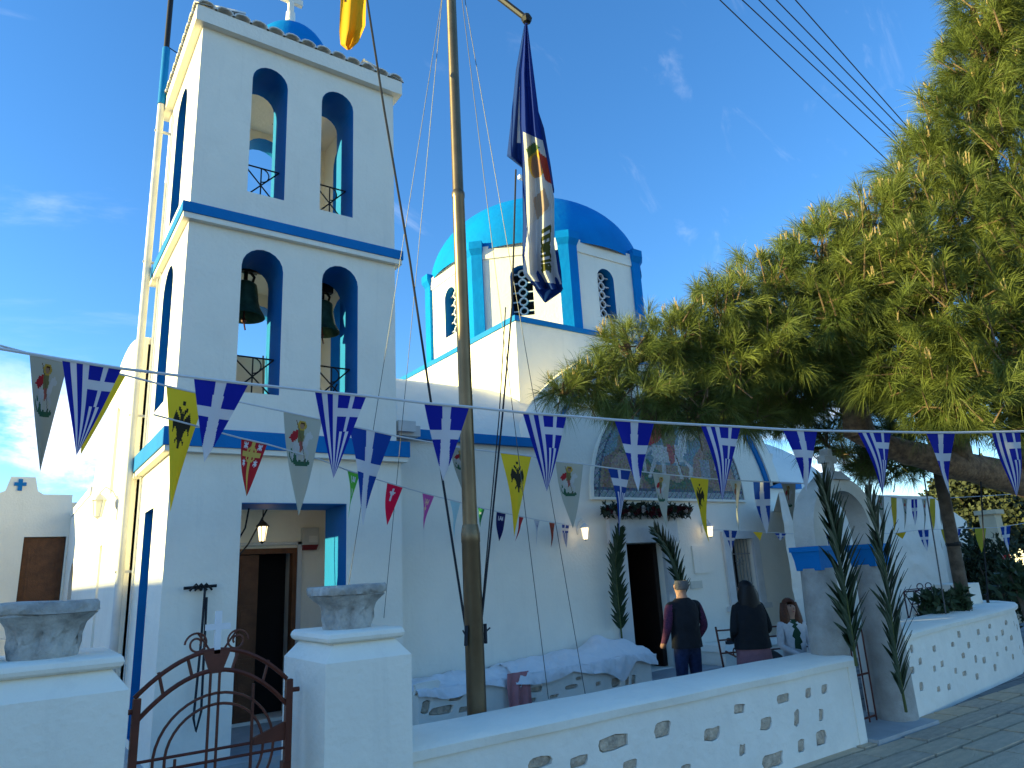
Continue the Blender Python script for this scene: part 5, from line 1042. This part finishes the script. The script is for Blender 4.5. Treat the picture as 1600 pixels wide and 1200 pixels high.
for i, (z, w, d_) in enumerate(((1.0, .20, .15), (.92, .215, .165), (.70, .235, .18), (.45, .25, .19), (.40, .25, .19))):
    for j in range(k): a = 2*PI*j/k; fl_ = 1+.03*math.sin(7*a)*max(0, 1-z); b.v.append(tuple(P2_(w*fl_*math.cos(a), d_*fl_*math.sin(a)-.01, z)))
for i in range(4):
    for j in range(k): a_, c_ = i*k+j, i*k+(j+1) % k; b.f.append((a_, c_, c_+k, a_+k)); b.m.append(0)
b.build('skirt', SKIRT, wom, smooth=60)
# seated young woman facing the yard
sp = dep(1230, 940, 9.3); SX, SY = sp[0], sp[1]
sit = thing('person', (SX, SY, GZ0), 'seated woman with long auburn hair, white cardigan and mustard trousers by the arch column', 'person')
yaw = math.radians(205); f_ = Vector((math.sin(yaw), math.cos(yaw), 0)); r_ = Vector((f_.y, -f_.x, 0)); Os = Vector((SX, SY, GZ0)); ss = .96
PS = lambda a, b_, h: Os+r_*(a*ss)+f_*(b_*ss)+Vector((0, 0, h*ss))
lift = -.40
PH = lambda a, b_, h: PS(a, b_+.02, h+lift)
J = {'pel': (PS(0, 0, .52), (.16, .125)), 'waist': (PS(0, .02, .68), (.13, .105)), 'chest': (PS(0, .03, .88), (.15, .11)), 'neckb': (PS(0, .03, 1.02), (.07, .065)), 'neck': (PS(0, .03, 1.09), .05), 'headl': (PS(0, .045, 1.17), (.066, .08)), 'headu': (PS(0, .03, 1.25), (.07, .08))}
for q, n_ in ((-1, 'l'), (1, 'r')):
    J['sh'+n_] = (PS(q*.165, .02, .98), .06); J['el'+n_] = (PS(q*.22, .06, .72), .046); J['wr'+n_] = (PS(q*.09, .27, .62), .034); J['ha'+n_] = (PS(q*.03, .33, .60), .03)
    J['hip'+n_] = (PS(q*.09, .05, .50), .095); J['kn'+n_] = (PS(q*.10, .46, .50), .068); J['an'+n_] = (PS(q*.10, .48, .10), .046); J['to'+n_] = (PS(q*.11, .62, .04), .036)
E_ = [('pel', 'waist'), ('waist', 'chest'), ('chest', 'neckb'), ('neckb', 'neck'), ('neck', 'headl'), ('headl', 'headu')]
for n_ in 'lr': E_ += [('chest', 'sh'+n_), ('sh'+n_, 'el'+n_), ('el'+n_, 'wr'+n_), ('wr'+n_, 'ha'+n_), ('pel', 'hip'+n_), ('hip'+n_, 'kn'+n_), ('kn'+n_, 'an'+n_), ('an'+n_, 'to'+n_)]
def sit_mat(c):
    l = c-Os; h = l.z/ss; fwd = l.dot(f_)/ss; lat = abs(l.dot(r_))/ss
    if h > 1.06: return 0
    if h > .585 or (fwd < .12 and h > .55): return 4 if (lat < .045 and h > .66 and fwd > .06) else (0 if fwd > .285 else 1)
    if h < .07: return 3
    return 2
skin_obj('body', J, E_, 'pel', [SKIN, WCOAT, YELSK, SHOE, GREENT], sit_mat, sit)
PHd = lambda a, b_, h: PS(a, b_+.03, h-.40)
head_bits(sit, PHd, ss, AUBH)
b = MB(); k = 14
for q in (-1, 1):
    base_k = len(b.v)
    for i in range(8):
        v = i/7; c = PS(q*(.075+.02*v), .02+.03*v, 1.27-.42*v)
        for j in range(k): a = 2*PI*j/k; w = (.045+.025*math.sin(PI*min(1, v*1.1)))*(1+.08*math.sin(4*a+5*v)); b.v.append(tuple(c+r_*w*math.cos(a)+f_*w*.8*math.sin(a)))
    for i in range(7):
        for j in range(k): a_, c_ = base_k+i*k+j, base_k+i*k+(j+1) % k; b.f.append((a_, c_, c_+k, a_+k)); b.m.append(0)
b.build('long_hair', AUBH, sit, smooth=180)
b = MB(); c = PS(-.02, .30, .60); b.ball(c, (.09, .08, .05), 12); b.build('denim_bundle', mat('light_denim', (.12, .22, .33), .9, .1), sit)
# iron bench she sits on
ib = thing('iron_bench', (SX, SY+.05, GZ0), 'dark iron and wood bench with curled ends where the auburn-haired woman sits', 'bench')
dirx = r_
for q in (.0, .11, .22): b = MB(); b.box(-.95, .85, -.16+q, -.08+q, .40, .425, T=Matrix.Translation(Os) @ Matrix.Rotation(-yaw+PI, 4, 'Z')); b.build('seat_slat', DARKW, ib)
for q in (-.9, .8):
    b = MB(); B0 = Os-r_*q
    b.tube([B0+f_*.2+Vector((0, 0, 0)), B0+f_*.2+Vector((0, 0, .62)), B0-f_*.1+Vector((0, 0, .66))], .014, 6); b.tube([B0-f_*.2, B0-f_*.22+Vector((0, 0, .42)), B0-f_*.32+Vector((0, 0, .95))], .014, 6)
    b.tube([B0+f_*(.2+.05*math.cos(t)-.05)+Vector((0, 0, .67+.05*math.sin(t))) for t in np.linspace(0, 5, 14)], .009, 5); b.build('end_frame', RUST, ib)
for h in (.62, .78, .9): b = MB(); b.tube([Os-r_*.8-f_*(.22+h*.1)+Vector((0, 0, h)), Os+r_*.9-f_*(.22+h*.1)+Vector((0, 0, h))], .011, 5); b.build('back_rail', RUST, ib)
bp_ = dep(1196, 1000, 9.0)
b = MB(); c = Vector(bp_)
for i in range(9):
    for j in range(16):
        ph, th = PI*i/8, 2*PI*j/16; b.v.append((c.x+.24*math.sin(ph)*math.cos(th)*(1-.15*(i > 5)), c.y+.16*math.sin(ph)*math.sin(th), .38+GZ0+.20*(1-math.cos(ph))*.75))
for i in range(8):
    for j in range(16): a_, c_ = i*16+j, i*16+(j+1) % 16; b.f.append((a_, a_+16, c_+16, c_)); b.m.append(0)
b.tube([c+Vector((-.15, 0, .1)), c+Vector((-.05, -.02, .28)), c+Vector((.1, 0, .12))], .012, 5)
tag(b.build('black_bag', BAG, base=(c.x, c.y, .38), smooth=120), 'black shoulder bag on the bench between the two women', 'bag')
# ================================================================== RIGHT-HAND BACKGROUND
rb = thing('rough_white_building', tuple(dep(1430, 950, 13.5)*np.array([1, 1, 0])), 'white building with lumpy plaster wall and sloping roof beyond the arch', 'building')
A0, B0, C0 = dep(1236, 900, 12.6), dep(1481, 900, 13.6), dep(1528, 900, 15.6)
def wallq(p, q, z0, zp, zq, nx, nz, amp, m, nm, seed):
    b = MB(); p, q = np.array(p[:2]), np.array(q[:2]); d_ = q-p; nrm = np.array([d_[1], -d_[0]])/np.hypot(*d_)
    for j in range(nz+1):
        for i in range(nx+1):
            u, v = i/nx, j/nz; zt = zp+(zq-zp)*u; z = z0+(zt-z0)*v; pp = p+d_*u; v3 = Vector((u*np.hypot(*d_)*1.7, z*1.7, seed)); a = amp*(noise.noise(v3)+.6*noise.noise(v3*2.7)+max(0, noise.noise(v3*1.9+Vector((9, 3, 1))))*1.4); b.v.append((pp[0]+nrm[0]*a, pp[1]+nrm[1]*a, z))
    for j in range(nz):
        for i in range(nx): k = j*(nx+1)+i; b.f.append((k, k+1, k+nx+2, k+nx+1)); b.m.append(0)
    return b.build(nm, m, rb, smooth=180)
zB = dep(1481, 772, 13.6)[2]; zC = dep(1528, 812, 15.6)[2]; zA = zB+.15
wallq(A0, B0, -.1, zA, zB, 60, 40, .035, WHITE2, 'lumpy_wall', 3); wallq(B0, C0, -.1, zB, zC, 20, 20, .008, WHITE, 'gable_wall', 8)
b = MB(); b.add([(A0[0], A0[1], zA), (B0[0], B0[1], zB), (C0[0], C0[1], zC), (A0[0]+1.8, A0[1]+1.6, zC)], [(0, 1, 2, 3)]); b.build('roof', WHITE, rb)
# wooden post
a, c_ = dep(1508, 950, 10.2), dep(1468, 740, 10.2)
b = MB(); b.tube([(a[0], a[1], -.05), a, c_, c_+(c_-a)*.6], [.10, .095, .08, .07], 12); b.box(*(0,)*6) if False else None
wp_ = thing('wooden_post', (a[0], a[1], -.05), 'leaning grey-brown wooden post behind the curved wall', 'post')
b.build('shaft', mat('weathered_wood', (.17, .13, .095), .85, .25, 8, .5, 30), wp_, smooth=50); b = MB(); m_ = dep(1490, 850, 10.2); b.lathe([(.098, -.03), (.105, 0), (.098, .03)], m_, 12); b.build('iron_band', IRON, wp_)
px_line('stay_wire', [(1478, 960, 9.6), (1462, 860, 9.9), (1446, 760, 10.1), (1436, 690, 10.2)], .010, WIRE, 'steel stay beside the wooden post going up into the pine', 'wire')
px_line('stay_wire', [(1544, 940, 9.6), (1538, 860, 9.6), (1533, 770, 9.2), (1530, 700, 9.3)], .009, ROPEB, 'dark stay anchored on top of the curved wall', 'wire')
b = MB(); an = dep(1544, 942, 9.6); b.tube([an, an+np.array([.01, 0, .12])], .02, 6); b.tube([an+np.array([-.05, 0, .1]), an+np.array([.05, 0, .12])], .012, 5); tag(b.build('stay_anchor', IRON, base=an), 'small dark turnbuckle on top of the curved wall', 'anchor')
# iron table and chair set behind the curved wall
it = thing('iron_bench', tuple(dep(1438, 980, 11.6)*np.array([1, 1, 0])), 'purple-brown iron garden bench with crossed back behind the curved wall', 'bench', None)
PUR = mat('dark_purple_iron', (.07, .025, .04), .5, .1)
c0, c1 = Vector(dep(1412, 925, 11.6)), Vector(dep(1478, 918, 11.6)); ht = .44; dn = Vector((0, 0, -ht))
b = MB(); r = .012
b.tube([c0, c1], r, 5); b.tube([c0+dn, c1+dn], r, 5); m0 = c0.lerp(c1, .28); 
for p in (c0, m0, c1): b.tube([p, p+dn], r, 5)
b.tube([m0, c1+dn], r*.8, 5); b.tube([m0+dn, c1], r*.8, 5); b.tube([c0, m0+dn], r*.8, 5); b.tube([c0+dn, m0], r*.8, 5)
mid = c0.lerp(c1, .5)
for q in (-1, 1): dv = (c1-c0).normalized()*q; b.tube([mid+dv*(.02+.05)+Vector((0, 0, .055))+dv*.05*math.cos(t)+Vector((0, 0, .05*math.sin(t))) for t in np.linspace(PI*1.2, -PI*.8, 16)]+[mid+dv*.30+Vector((0, 0, .03)), (c1 if q > 0 else c0)], r*.7, 5)
b.build('back_frame', PUR, it)
fw2 = Vector((.1, -.42, 0)); b = MB(); s0, s1 = c0+dn, c1+dn; b.add([s0, s1, s1+fw2, s0+fw2, s0-Vector((0, 0, .03)), s1-Vector((0, 0, .03)), s1+fw2-Vector((0, 0, .03)), s0+fw2-Vector((0, 0, .03))], [(0, 1, 2, 3), (4, 7, 6, 5), (0, 4, 5, 1), (1, 5, 6, 2), (2, 6, 7, 3), (3, 7, 4, 0)]); b.build('seat', MARBLEW, it)
for p in (s0, s1, s0+fw2, s1+fw2): b = MB(); b.tube([p, Vector((p.x, p.y, -.05))], r, 5); b.build('leg', PUR, it)
# white block at the bend of the wall
p = dep(1503, 965, 11.2); b = MB(); b.box(p[0]-.25, p[0]+.25, p[1]-.25, p[1]+.25, -.1, dep(1503, 912, 11.2)[2]); tag(b.build('white_block', WHITE, base=(p[0], p[1], 0)), 'plain white masonry block behind the bend of the curved wall', 'block')
# leafy plants
def leaf_cloud(b, c, rad, n, ls, rr, lw=.3, up=.3):
    c = Vector(c)
    for i in range(n):
        d_ = Vector((rr.gauss(0, 1), rr.gauss(0, 1), rr.gauss(0, 1))).normalized()*(rr.random()**.4); p = c+Vector((d_.x*rad[0], d_.y*rad[1], d_.z*rad[2]))
        g_ = (Vector((rr.gauss(0, 1), rr.gauss(0, 1), rr.gauss(0, 1)+up))).normalized(); s_ = g_.cross(Vector((rr.gauss(0, 1), rr.gauss(0, 1), rr.gauss(0, 1)))).normalized()*ls*lw
        b.add([p, p+g_*ls*.5+s_, p+g_*ls, p+g_*ls*.5-s_], [(0, 1, 2, 3)])
OLE = mat('oleander_leaf', (.06, .10, .045), .5, .3, 6, trans=.15); OLE2 = mat('dark_bush_leaf', (.05, .075, .035), .6, .3, 6, trans=.1); JUN = mat('juniper_leaf', (.06, .075, .03), .7, .35, 4)
TRK = mat('plain_bark', (.16, .12, .09), .9, .2, 8, .8, 20)
def bush(name, c, rad, n, ls, m, label, cat='shrub', stems=5, seed=1, lw=.2, clumps=10):
    rr = random.Random(seed); t = thing(name, (c[0], c[1], -.05), label, cat); b = MB()
    for k in range(clumps):
        d_ = Vector((rr.uniform(-.7, .7)*rad[0], rr.uniform(-.7, .7)*rad[1], rr.uniform(-.65, .75)*rad[2])); leaf_cloud(b, Vector(c)+d_, (rad[0]*.45, rad[1]*.45, rad[2]*.40), n//clumps, ls, rr, lw, .6)
    b.build('foliage', m, t, kind='stuff'); b = MB()
    for k in range(stems): e = Vector(c)+Vector((rr.uniform(-.6, .6)*rad[0], rr.uniform(-.6, .6)*rad[1], rad[2]*.3)); b.tube([(c[0]+rr.uniform(-.1, .1), c[1], -.05), Vector((c[0], c[1], c[2]*.4)).lerp(e, .4), e], [.03, .022, .008], 5)
    b.build('stem', TRK, t); return t
bush('oleander', dep(1456, 955, 9.9), (.24, .24, .22), 500, .16, OLE, 'leafy oleander low behind the curved wall at the post foot', seed=2)
bush('oleander', dep(1502, 950, 10.1), (.20, .20, .26), 420, .15, OLE, 'leafy oleander just right of the post foot', seed=3)
bush('shrub', dep(1520, 890, 14.5), (.75, .6, .85), 1800, .15, OLE2, 'dark upright shrub behind the wooden post', seed=4)
bush('shrub', dep(1555, 905, 13.5), (.5, .5, .95), 1500, .14, OLE2, 'tall dark shrub in front of the cream pillar', seed=5)
bush('juniper_tree', dep(1545, 800, 24), (2.0, 1.6, 1.5), 9000, .16, JUN, 'dense rounded dark tree beyond the white building', 'tree', 6, 6, .5, 26)
bush('juniper_tree', dep(1490, 755, 26), (1.2, 1.2, .9), 4000, .16, JUN, 'smaller dark tree crown just under the pine limb', 'tree', 4, 7, .5, 14)
bush('agave_shrub', dep(1592, 905, 12.0), (.3, .3, .25), 260, .24, OLE, 'spiky grey-green plant at the street bend', seed=9)
# far terrace, pillar, houses
tr = MB(); p = dep(1570, 905, 19); tr.box(p[0]-2.5, p[0]+9, p[1]-3.2, p[1]-2.8, -.1, dep(1570, 885, 19)[2]); tag(tr.build('terrace_wall', mat('grey_stone_wall', (.30, .29, .27), .9, .2, 5, .8, 20), base=(p[0], p[1], 0)), 'long grey stone terrace wall behind the shrubs', 'wall')
p = dep(1556, 850, 17); b = MB(); b.box(p[0]-.18, p[0]+.18, p[1]-.18, p[1]+.18, -.1, dep(1556, 803, 17)[2]); b.box(p[0]-.24, p[0]+.24, p[1]-.24, p[1]+.24, dep(1556, 803, 17)[2], dep(1556, 796, 17)[2]); tag(b.build('cream_pillar', mat('cream_plaster', (.62, .50, .33), .9, .08), base=(p[0], p[1], 0)), 'cream square pillar above the dark shrubs', 'pillar')
fh = thing('far_house', tuple(dep(1600, 850, 34)*np.array([1, 1, 0])), 'far pale house with blue shutter down the street', 'house'); p = dep(1600, 850, 34)
b = MB(); b.box(p[0]-.9, p[0]+6, p[1]-3, p[1]+2, -.1, dep(1600, 838, 34)[2]); b.build('wall', mat('pale_plaster', (.55, .52, .46), .9, .06), fh); b = MB(); w0 = dep(1597, 872, 33.5); b.box(p[0]-.94, p[0]-.91, p[1]-2.2, p[1]-1.2, w0[2]-.6, w0[2]+.7); b.box(p[0]-.6, p[0]+.5, p[1]-3.05, p[1]-3.01, w0[2]-.6, w0[2]+.7); b.build('shutter', BLUE, fh)
hl = MB(); n_ = 40
for j in range(9):
    for i in range(n_+1): x = 30+i*6; y_ = -30+j*14; hl.v.append((x, y_+20, -1+ (x-30)*.055*(1+.3*noise.noise(Vector((x*.03, y_*.04, 0))))+1.2*noise.noise(Vector((x*.05, y_*.05, 3)))))
for j in range(8):
    for i in range(n_): k = j*(n_+1)+i; hl.f.append((k, k+1, k+n_+2, k+n_+1)); hl.m.append(0)
o = hl.build('hill', mat('dry_hill', (.33, .27, .15), .95, .25, .15, .6, 2), smooth=180); o['kind'] = 'structure'
# red and white cloth sign at the bend
p = dep(1575, 885, 12.5); b = MB(); b.add([dep(1566, 868, 12.5), dep(1578, 866, 12.5), dep(1584, 905, 12.4), dep(1572, 908, 12.4), dep(1578, 920, 12.4), dep(1586, 918, 12.4)], [(0, 1, 2, 3), (3, 2, 5, 4)], [0, 1]); tag(b.build('red_banner', [mat('red_cloth', (.35, .02, .02), .9), CLOTH], base=p), 'small red and white hanging cloth beside the tall dark shrub', 'banner')

# ================================================================== PINE
pine = thing('pine_tree', tuple(dep(1900, 930, 10.6)*np.array([1, 1, 0])+np.array([0, 0, -.05])), 'large pine leaning over the yard, its long-needled boughs lit by low sun', 'tree')
PBARK = mat('pine_bark', (.40, .25, .14), .9, .3, 14, 1.0, 30, col2=(.13, .08, .055)); TWIG = mat('pine_twig', (.20, .13, .075), .9, .2, 10); CANDLE = mat('pine_candle', (.46, .33, .15), .7, .15, 10)
NEED = mat('pine_needles', (.20, .235, .05), .5, .3, 1.3, col2=(.085, .125, .03), trans=.25)
def limb(pts, rad, nm='limb'):
    P = [Vector(map(float, p)) for p in pts]; Q = []; Rr = []
    for i in range(len(P)-1):
        p0, p1, p2, p3 = P[max(i-1, 0)], P[i], P[i+1], P[min(i+2, len(P)-1)]
        for t in np.linspace(0, 1, 7)[:-1]: Q.append(.5*((2*p1)+(p2-p0)*t+(2*p0-5*p1+4*p2-p3)*t*t+(3*p1-p0-3*p2+p3)*t**3)+Vector((noise.noise(p1*3+Vector((t*3, 0, 0))),)*3)*rad[i]*.25); Rr.append(rad[i]*(1-t)+rad[i+1]*t)
    Q.append(P[-1]); Rr.append(rad[-1]); b = MB(); b.tube(Q, [r*(1+.10*noise.noise(q*4)) for q, r in zip(Q, Rr)], 12); return b.build(nm, PBARK, pine, smooth=60)
TB0 = dep(1900, 930, 10.6)
limb([(TB0[0], TB0[1], -.1), (TB0[0]-.05, TB0[1], 1.0), dep(1790, 830, 10.3), dep(1600, 752, 9.7), dep(1500, 728, 9.2), dep(1400, 700, 9.0), dep(1335, 675, 8.9)], [.36, .32, .28, .22, .19, .15, .12], 'trunk')
limb([dep(1345, 680, 8.9), dep(1320, 600, 8.8), dep(1240, 540, 8.7), dep(1120, 530, 8.5), dep(1000, 560, 8.3), dep(900, 600, 8.1)], [.18, .14, .11, .08, .05, .02])
limb([dep(1500, 728, 9.2), dep(1480, 600, 9.0), dep(1440, 450, 8.8), dep(1420, 330, 8.6)], [.16, .12, .08, .03])
limb([dep(1600, 745, 9.6), dep(1590, 560, 9.0), dep(1560, 350, 8.4), dep(1530, 150, 8.2), dep(1520, 10, 8.1)], [.2, .15, .11, .07, .03])
limb([dep(1340, 600, 8.8), dep(1300, 480, 8.6), dep(1290, 380, 8.5)], [.09, .06, .02])
lobes = [  # px, py, range, radii (x along view-right, y depth, z up) in metres
 (880, 612, 8.0, .22, .30, .16), (930, 600, 8.1, .34, .4, .30), (985, 545, 8.2, .38, .5, .32), (1000, 628, 8.0, .42, .5, .26), (1060, 530, 8.3, .42, .6, .36), (1075, 628, 8.1, .45, .5, .30),
 (1130, 490, 8.4, .42, .6, .40), (1140, 570, 8.2, .50, .6, .42), (1200, 450, 8.5, .45, .6, .42), (1210, 540, 8.3, .55, .7, .50), (1150, 652, 8.6, .5, .4, .24), (1230, 620, 9.0, .5, .5, .28), (1320, 640, 9.8, .55, .5, .35), (1390, 725, 10.4, .5, .4, .28),
 (1280, 400, 8.5, .50, .7, .45), (1300, 490, 8.2, .55, .7, .50), (1360, 350, 8.5, .45, .7, .42), (1380, 440, 8.1, .60, .8, .55), (1400, 560, 8.0, .60, .7, .55), (1330, 570, 8.6, .5, .6, .45),
 (1440, 270, 8.4, .42, .6, .50), (1470, 360, 8.0, .60, .8, .60), (1480, 480, 7.7, .65, .8, .60), (1480, 610, 7.7, .60, .7, .48), (1560, 640, 7.8, .60, .6, .38),
 (1500, 190, 8.2, .42, .6, .50), (1530, 90, 8.1, .40, .6, .50), (1540, 10, 8.0, .36, .5, .45), (1580, 260, 7.8, .55, .7, .60), (1590, 400, 7.5, .60, .8, .65), (1580, 530, 7.4, .60, .7, .55), (1600, 130, 7.9, .5, .6, .6), (1640, 20, 8, .6, .7, .6), (1680, 300, 7.7, .7, .8, .9), (1680, 560, 7.6, .7, .8, .6), (1420, 655, 9.9, .45, .5, .30), (1110, 622, 9.6, .5, .4, .30), (1185, 600, 9.7, .55, .5, .38), (1260, 570, 9.8, .6, .5, .42), (1340, 590, 9.9, .55, .5, .40), (1230, 655, 9.9, .35, .4, .20), (1350, 720, 10.0, .32, .4, .22), (1290, 690, 9.8, .25, .35, .22)]
VR, VF = Vector(AX[0]), Vector((AX[2][0], AX[2][1], 0)).normalized()
VR = Vector((VR.x, VR.y, 0)).normalized(); ZU = Vector((0, 0, 1))
rp = np.random.default_rng(5)
TB, TD, TS = [], [], []; tw = MB(); cd = MB()
for li, (lx, ly, D, rx, ry, rz) in enumerate(lobes):
    c = Vector(dep(lx, ly, D)); area = 4*PI*((rx*ry+rx*rz+ry*rz)/3); n_ = int(area*58)
    for i in range(n_):
        d_ = Vector(rp.normal(size=3)); d_.normalize(); k = (.5+.6*rp.random())*(1+.38*noise.noise(d_*2.1+Vector((li*3.1, 0, 0))))
        if noise.noise(d_*2.6+Vector((li*5.7, 2, 0))) < -.22: continue
        p = c+VR*(d_.x*rx*k)+VF*(d_.y*ry*k)+ZU*(d_.z*rz*k)
        out = (VR*(d_.x/rx)+VF*(d_.y/ry)+ZU*(d_.z/rz)).normalized()
        ax = (out*.8+ZU*.45+Vector(rp.normal(size=3))*.35).normalized()
        TB.append(p); TD.append(ax); TS.append(rp.uniform(.55, 1.25)*(1.0 if D > 7.9 else 1.05))
        if i % 3 == 0: q = p-ax*rp.uniform(.18, .40)-ZU*.03; tw.tube([q, p+ax*.05], [.010, .005], 4, cap=False)
        if d_.z > .25 and rp.random() < .42:
            for m_ in range(rp.integers(1, 4)): e = (ZU+Vector(rp.normal(size=3))*.22).normalized(); q = p+ax*.06+Vector(rp.normal(size=3))*.015; cd.tube([q, q+e*rp.uniform(.06, .14)], [.008, .005], 4)
    # bough inside the lobe
    for m_ in range(5): d_ = Vector(rp.normal(size=3)); d_.normalize(); e = c+VR*(d_.x*rx*.8)+VF*(d_.y*ry*.8)+ZU*(d_.z*rz*.8); tw.tube([c-ZU*rz*.3, c.lerp(e, .5)+ZU*.04, e], [.022, .014, .006], 5, cap=False)
TB, TD, TS = np.array([tuple(v) for v in TB]), np.array([tuple(v) for v in TD]), np.array(TS)
NN = 64; nt_ = len(TB)
h_ = np.tile([[0.0, 0, 1]], (nt_, 1)); a_ = np.cross(TD, np.where(np.abs(TD[:, 2:3]) > .9, [[1., 0, 0]], h_)); a_ /= np.linalg.norm(a_, axis=1, keepdims=True); b_ = np.cross(a_, TD)
th = rp.uniform(0, 2*PI, (nt_, NN)); op_ = np.abs(rp.normal(.55, .28, (nt_, NN))); along = rp.uniform(-.10, .05, (nt_, NN))
dirs = TD[:, None]*np.cos(op_)[..., None]+(a_[:, None]*np.cos(th)[..., None]+b_[:, None]*np.sin(th)[..., None])*np.sin(op_)[..., None]
Ln = (.20+.09*rp.random((nt_, NN)))*TS[:, None]
base = TB[:, None]+TD[:, None]*along[..., None]
midp = base+dirs*(Ln*.55)[..., None]; midp[..., 2] -= .012*TS[:, None]
tip = base+dirs*Ln[..., None]; tip[..., 2] -= (.070*TS[:, None]*rp.uniform(.5, 1.3, (nt_, NN)))
sdv = np.cross(dirs, rp.normal(size=(nt_, NN, 3))); sdv /= np.linalg.norm(sdv, axis=2, keepdims=True); wd = .0022
V = np.stack([base-sdv*wd*.6, base+sdv*wd*.6, midp+sdv*wd, midp-sdv*wd, tip], 2).reshape(-1, 3)-np.array(tuple(pine.location))
nn = nt_*NN; k0 = np.arange(nn)*5; quads = np.stack([k0, k0+1, k0+2, k0+3], 1); tris = np.stack([k0+3, k0+2, k0+4], 1)
me = bpy.data.meshes.new('needles'); me.vertices.add(len(V)); me.vertices.foreach_set('co', V.ravel()); lv = np.concatenate([quads.ravel(), tris.ravel()]); me.loops.add(len(lv)); me.loops.foreach_set('vertex_index', lv.astype(np.int32))
ls_ = np.concatenate([np.arange(nn)*4, nn*4+np.arange(nn)*3]); me.polygons.add(2*nn); me.polygons.foreach_set('loop_start', ls_.astype(np.int32)); me.polygons.foreach_set('loop_total', np.concatenate([np.full(nn, 4), np.full(nn, 3)]).astype(np.int32)); me.update(calc_edges=True); me.validate()
me.materials.append(NEED); o = bpy.data.objects.new('needles', me); COL.objects.link(o); o.parent = pine; o['kind'] = 'stuff'
tw.build('twigs', TWIG, pine, kind='stuff'); cd.build('shoots', CANDLE, pine, kind='stuff')
print('PINE tufts', nt_, 'tris', nn*3)
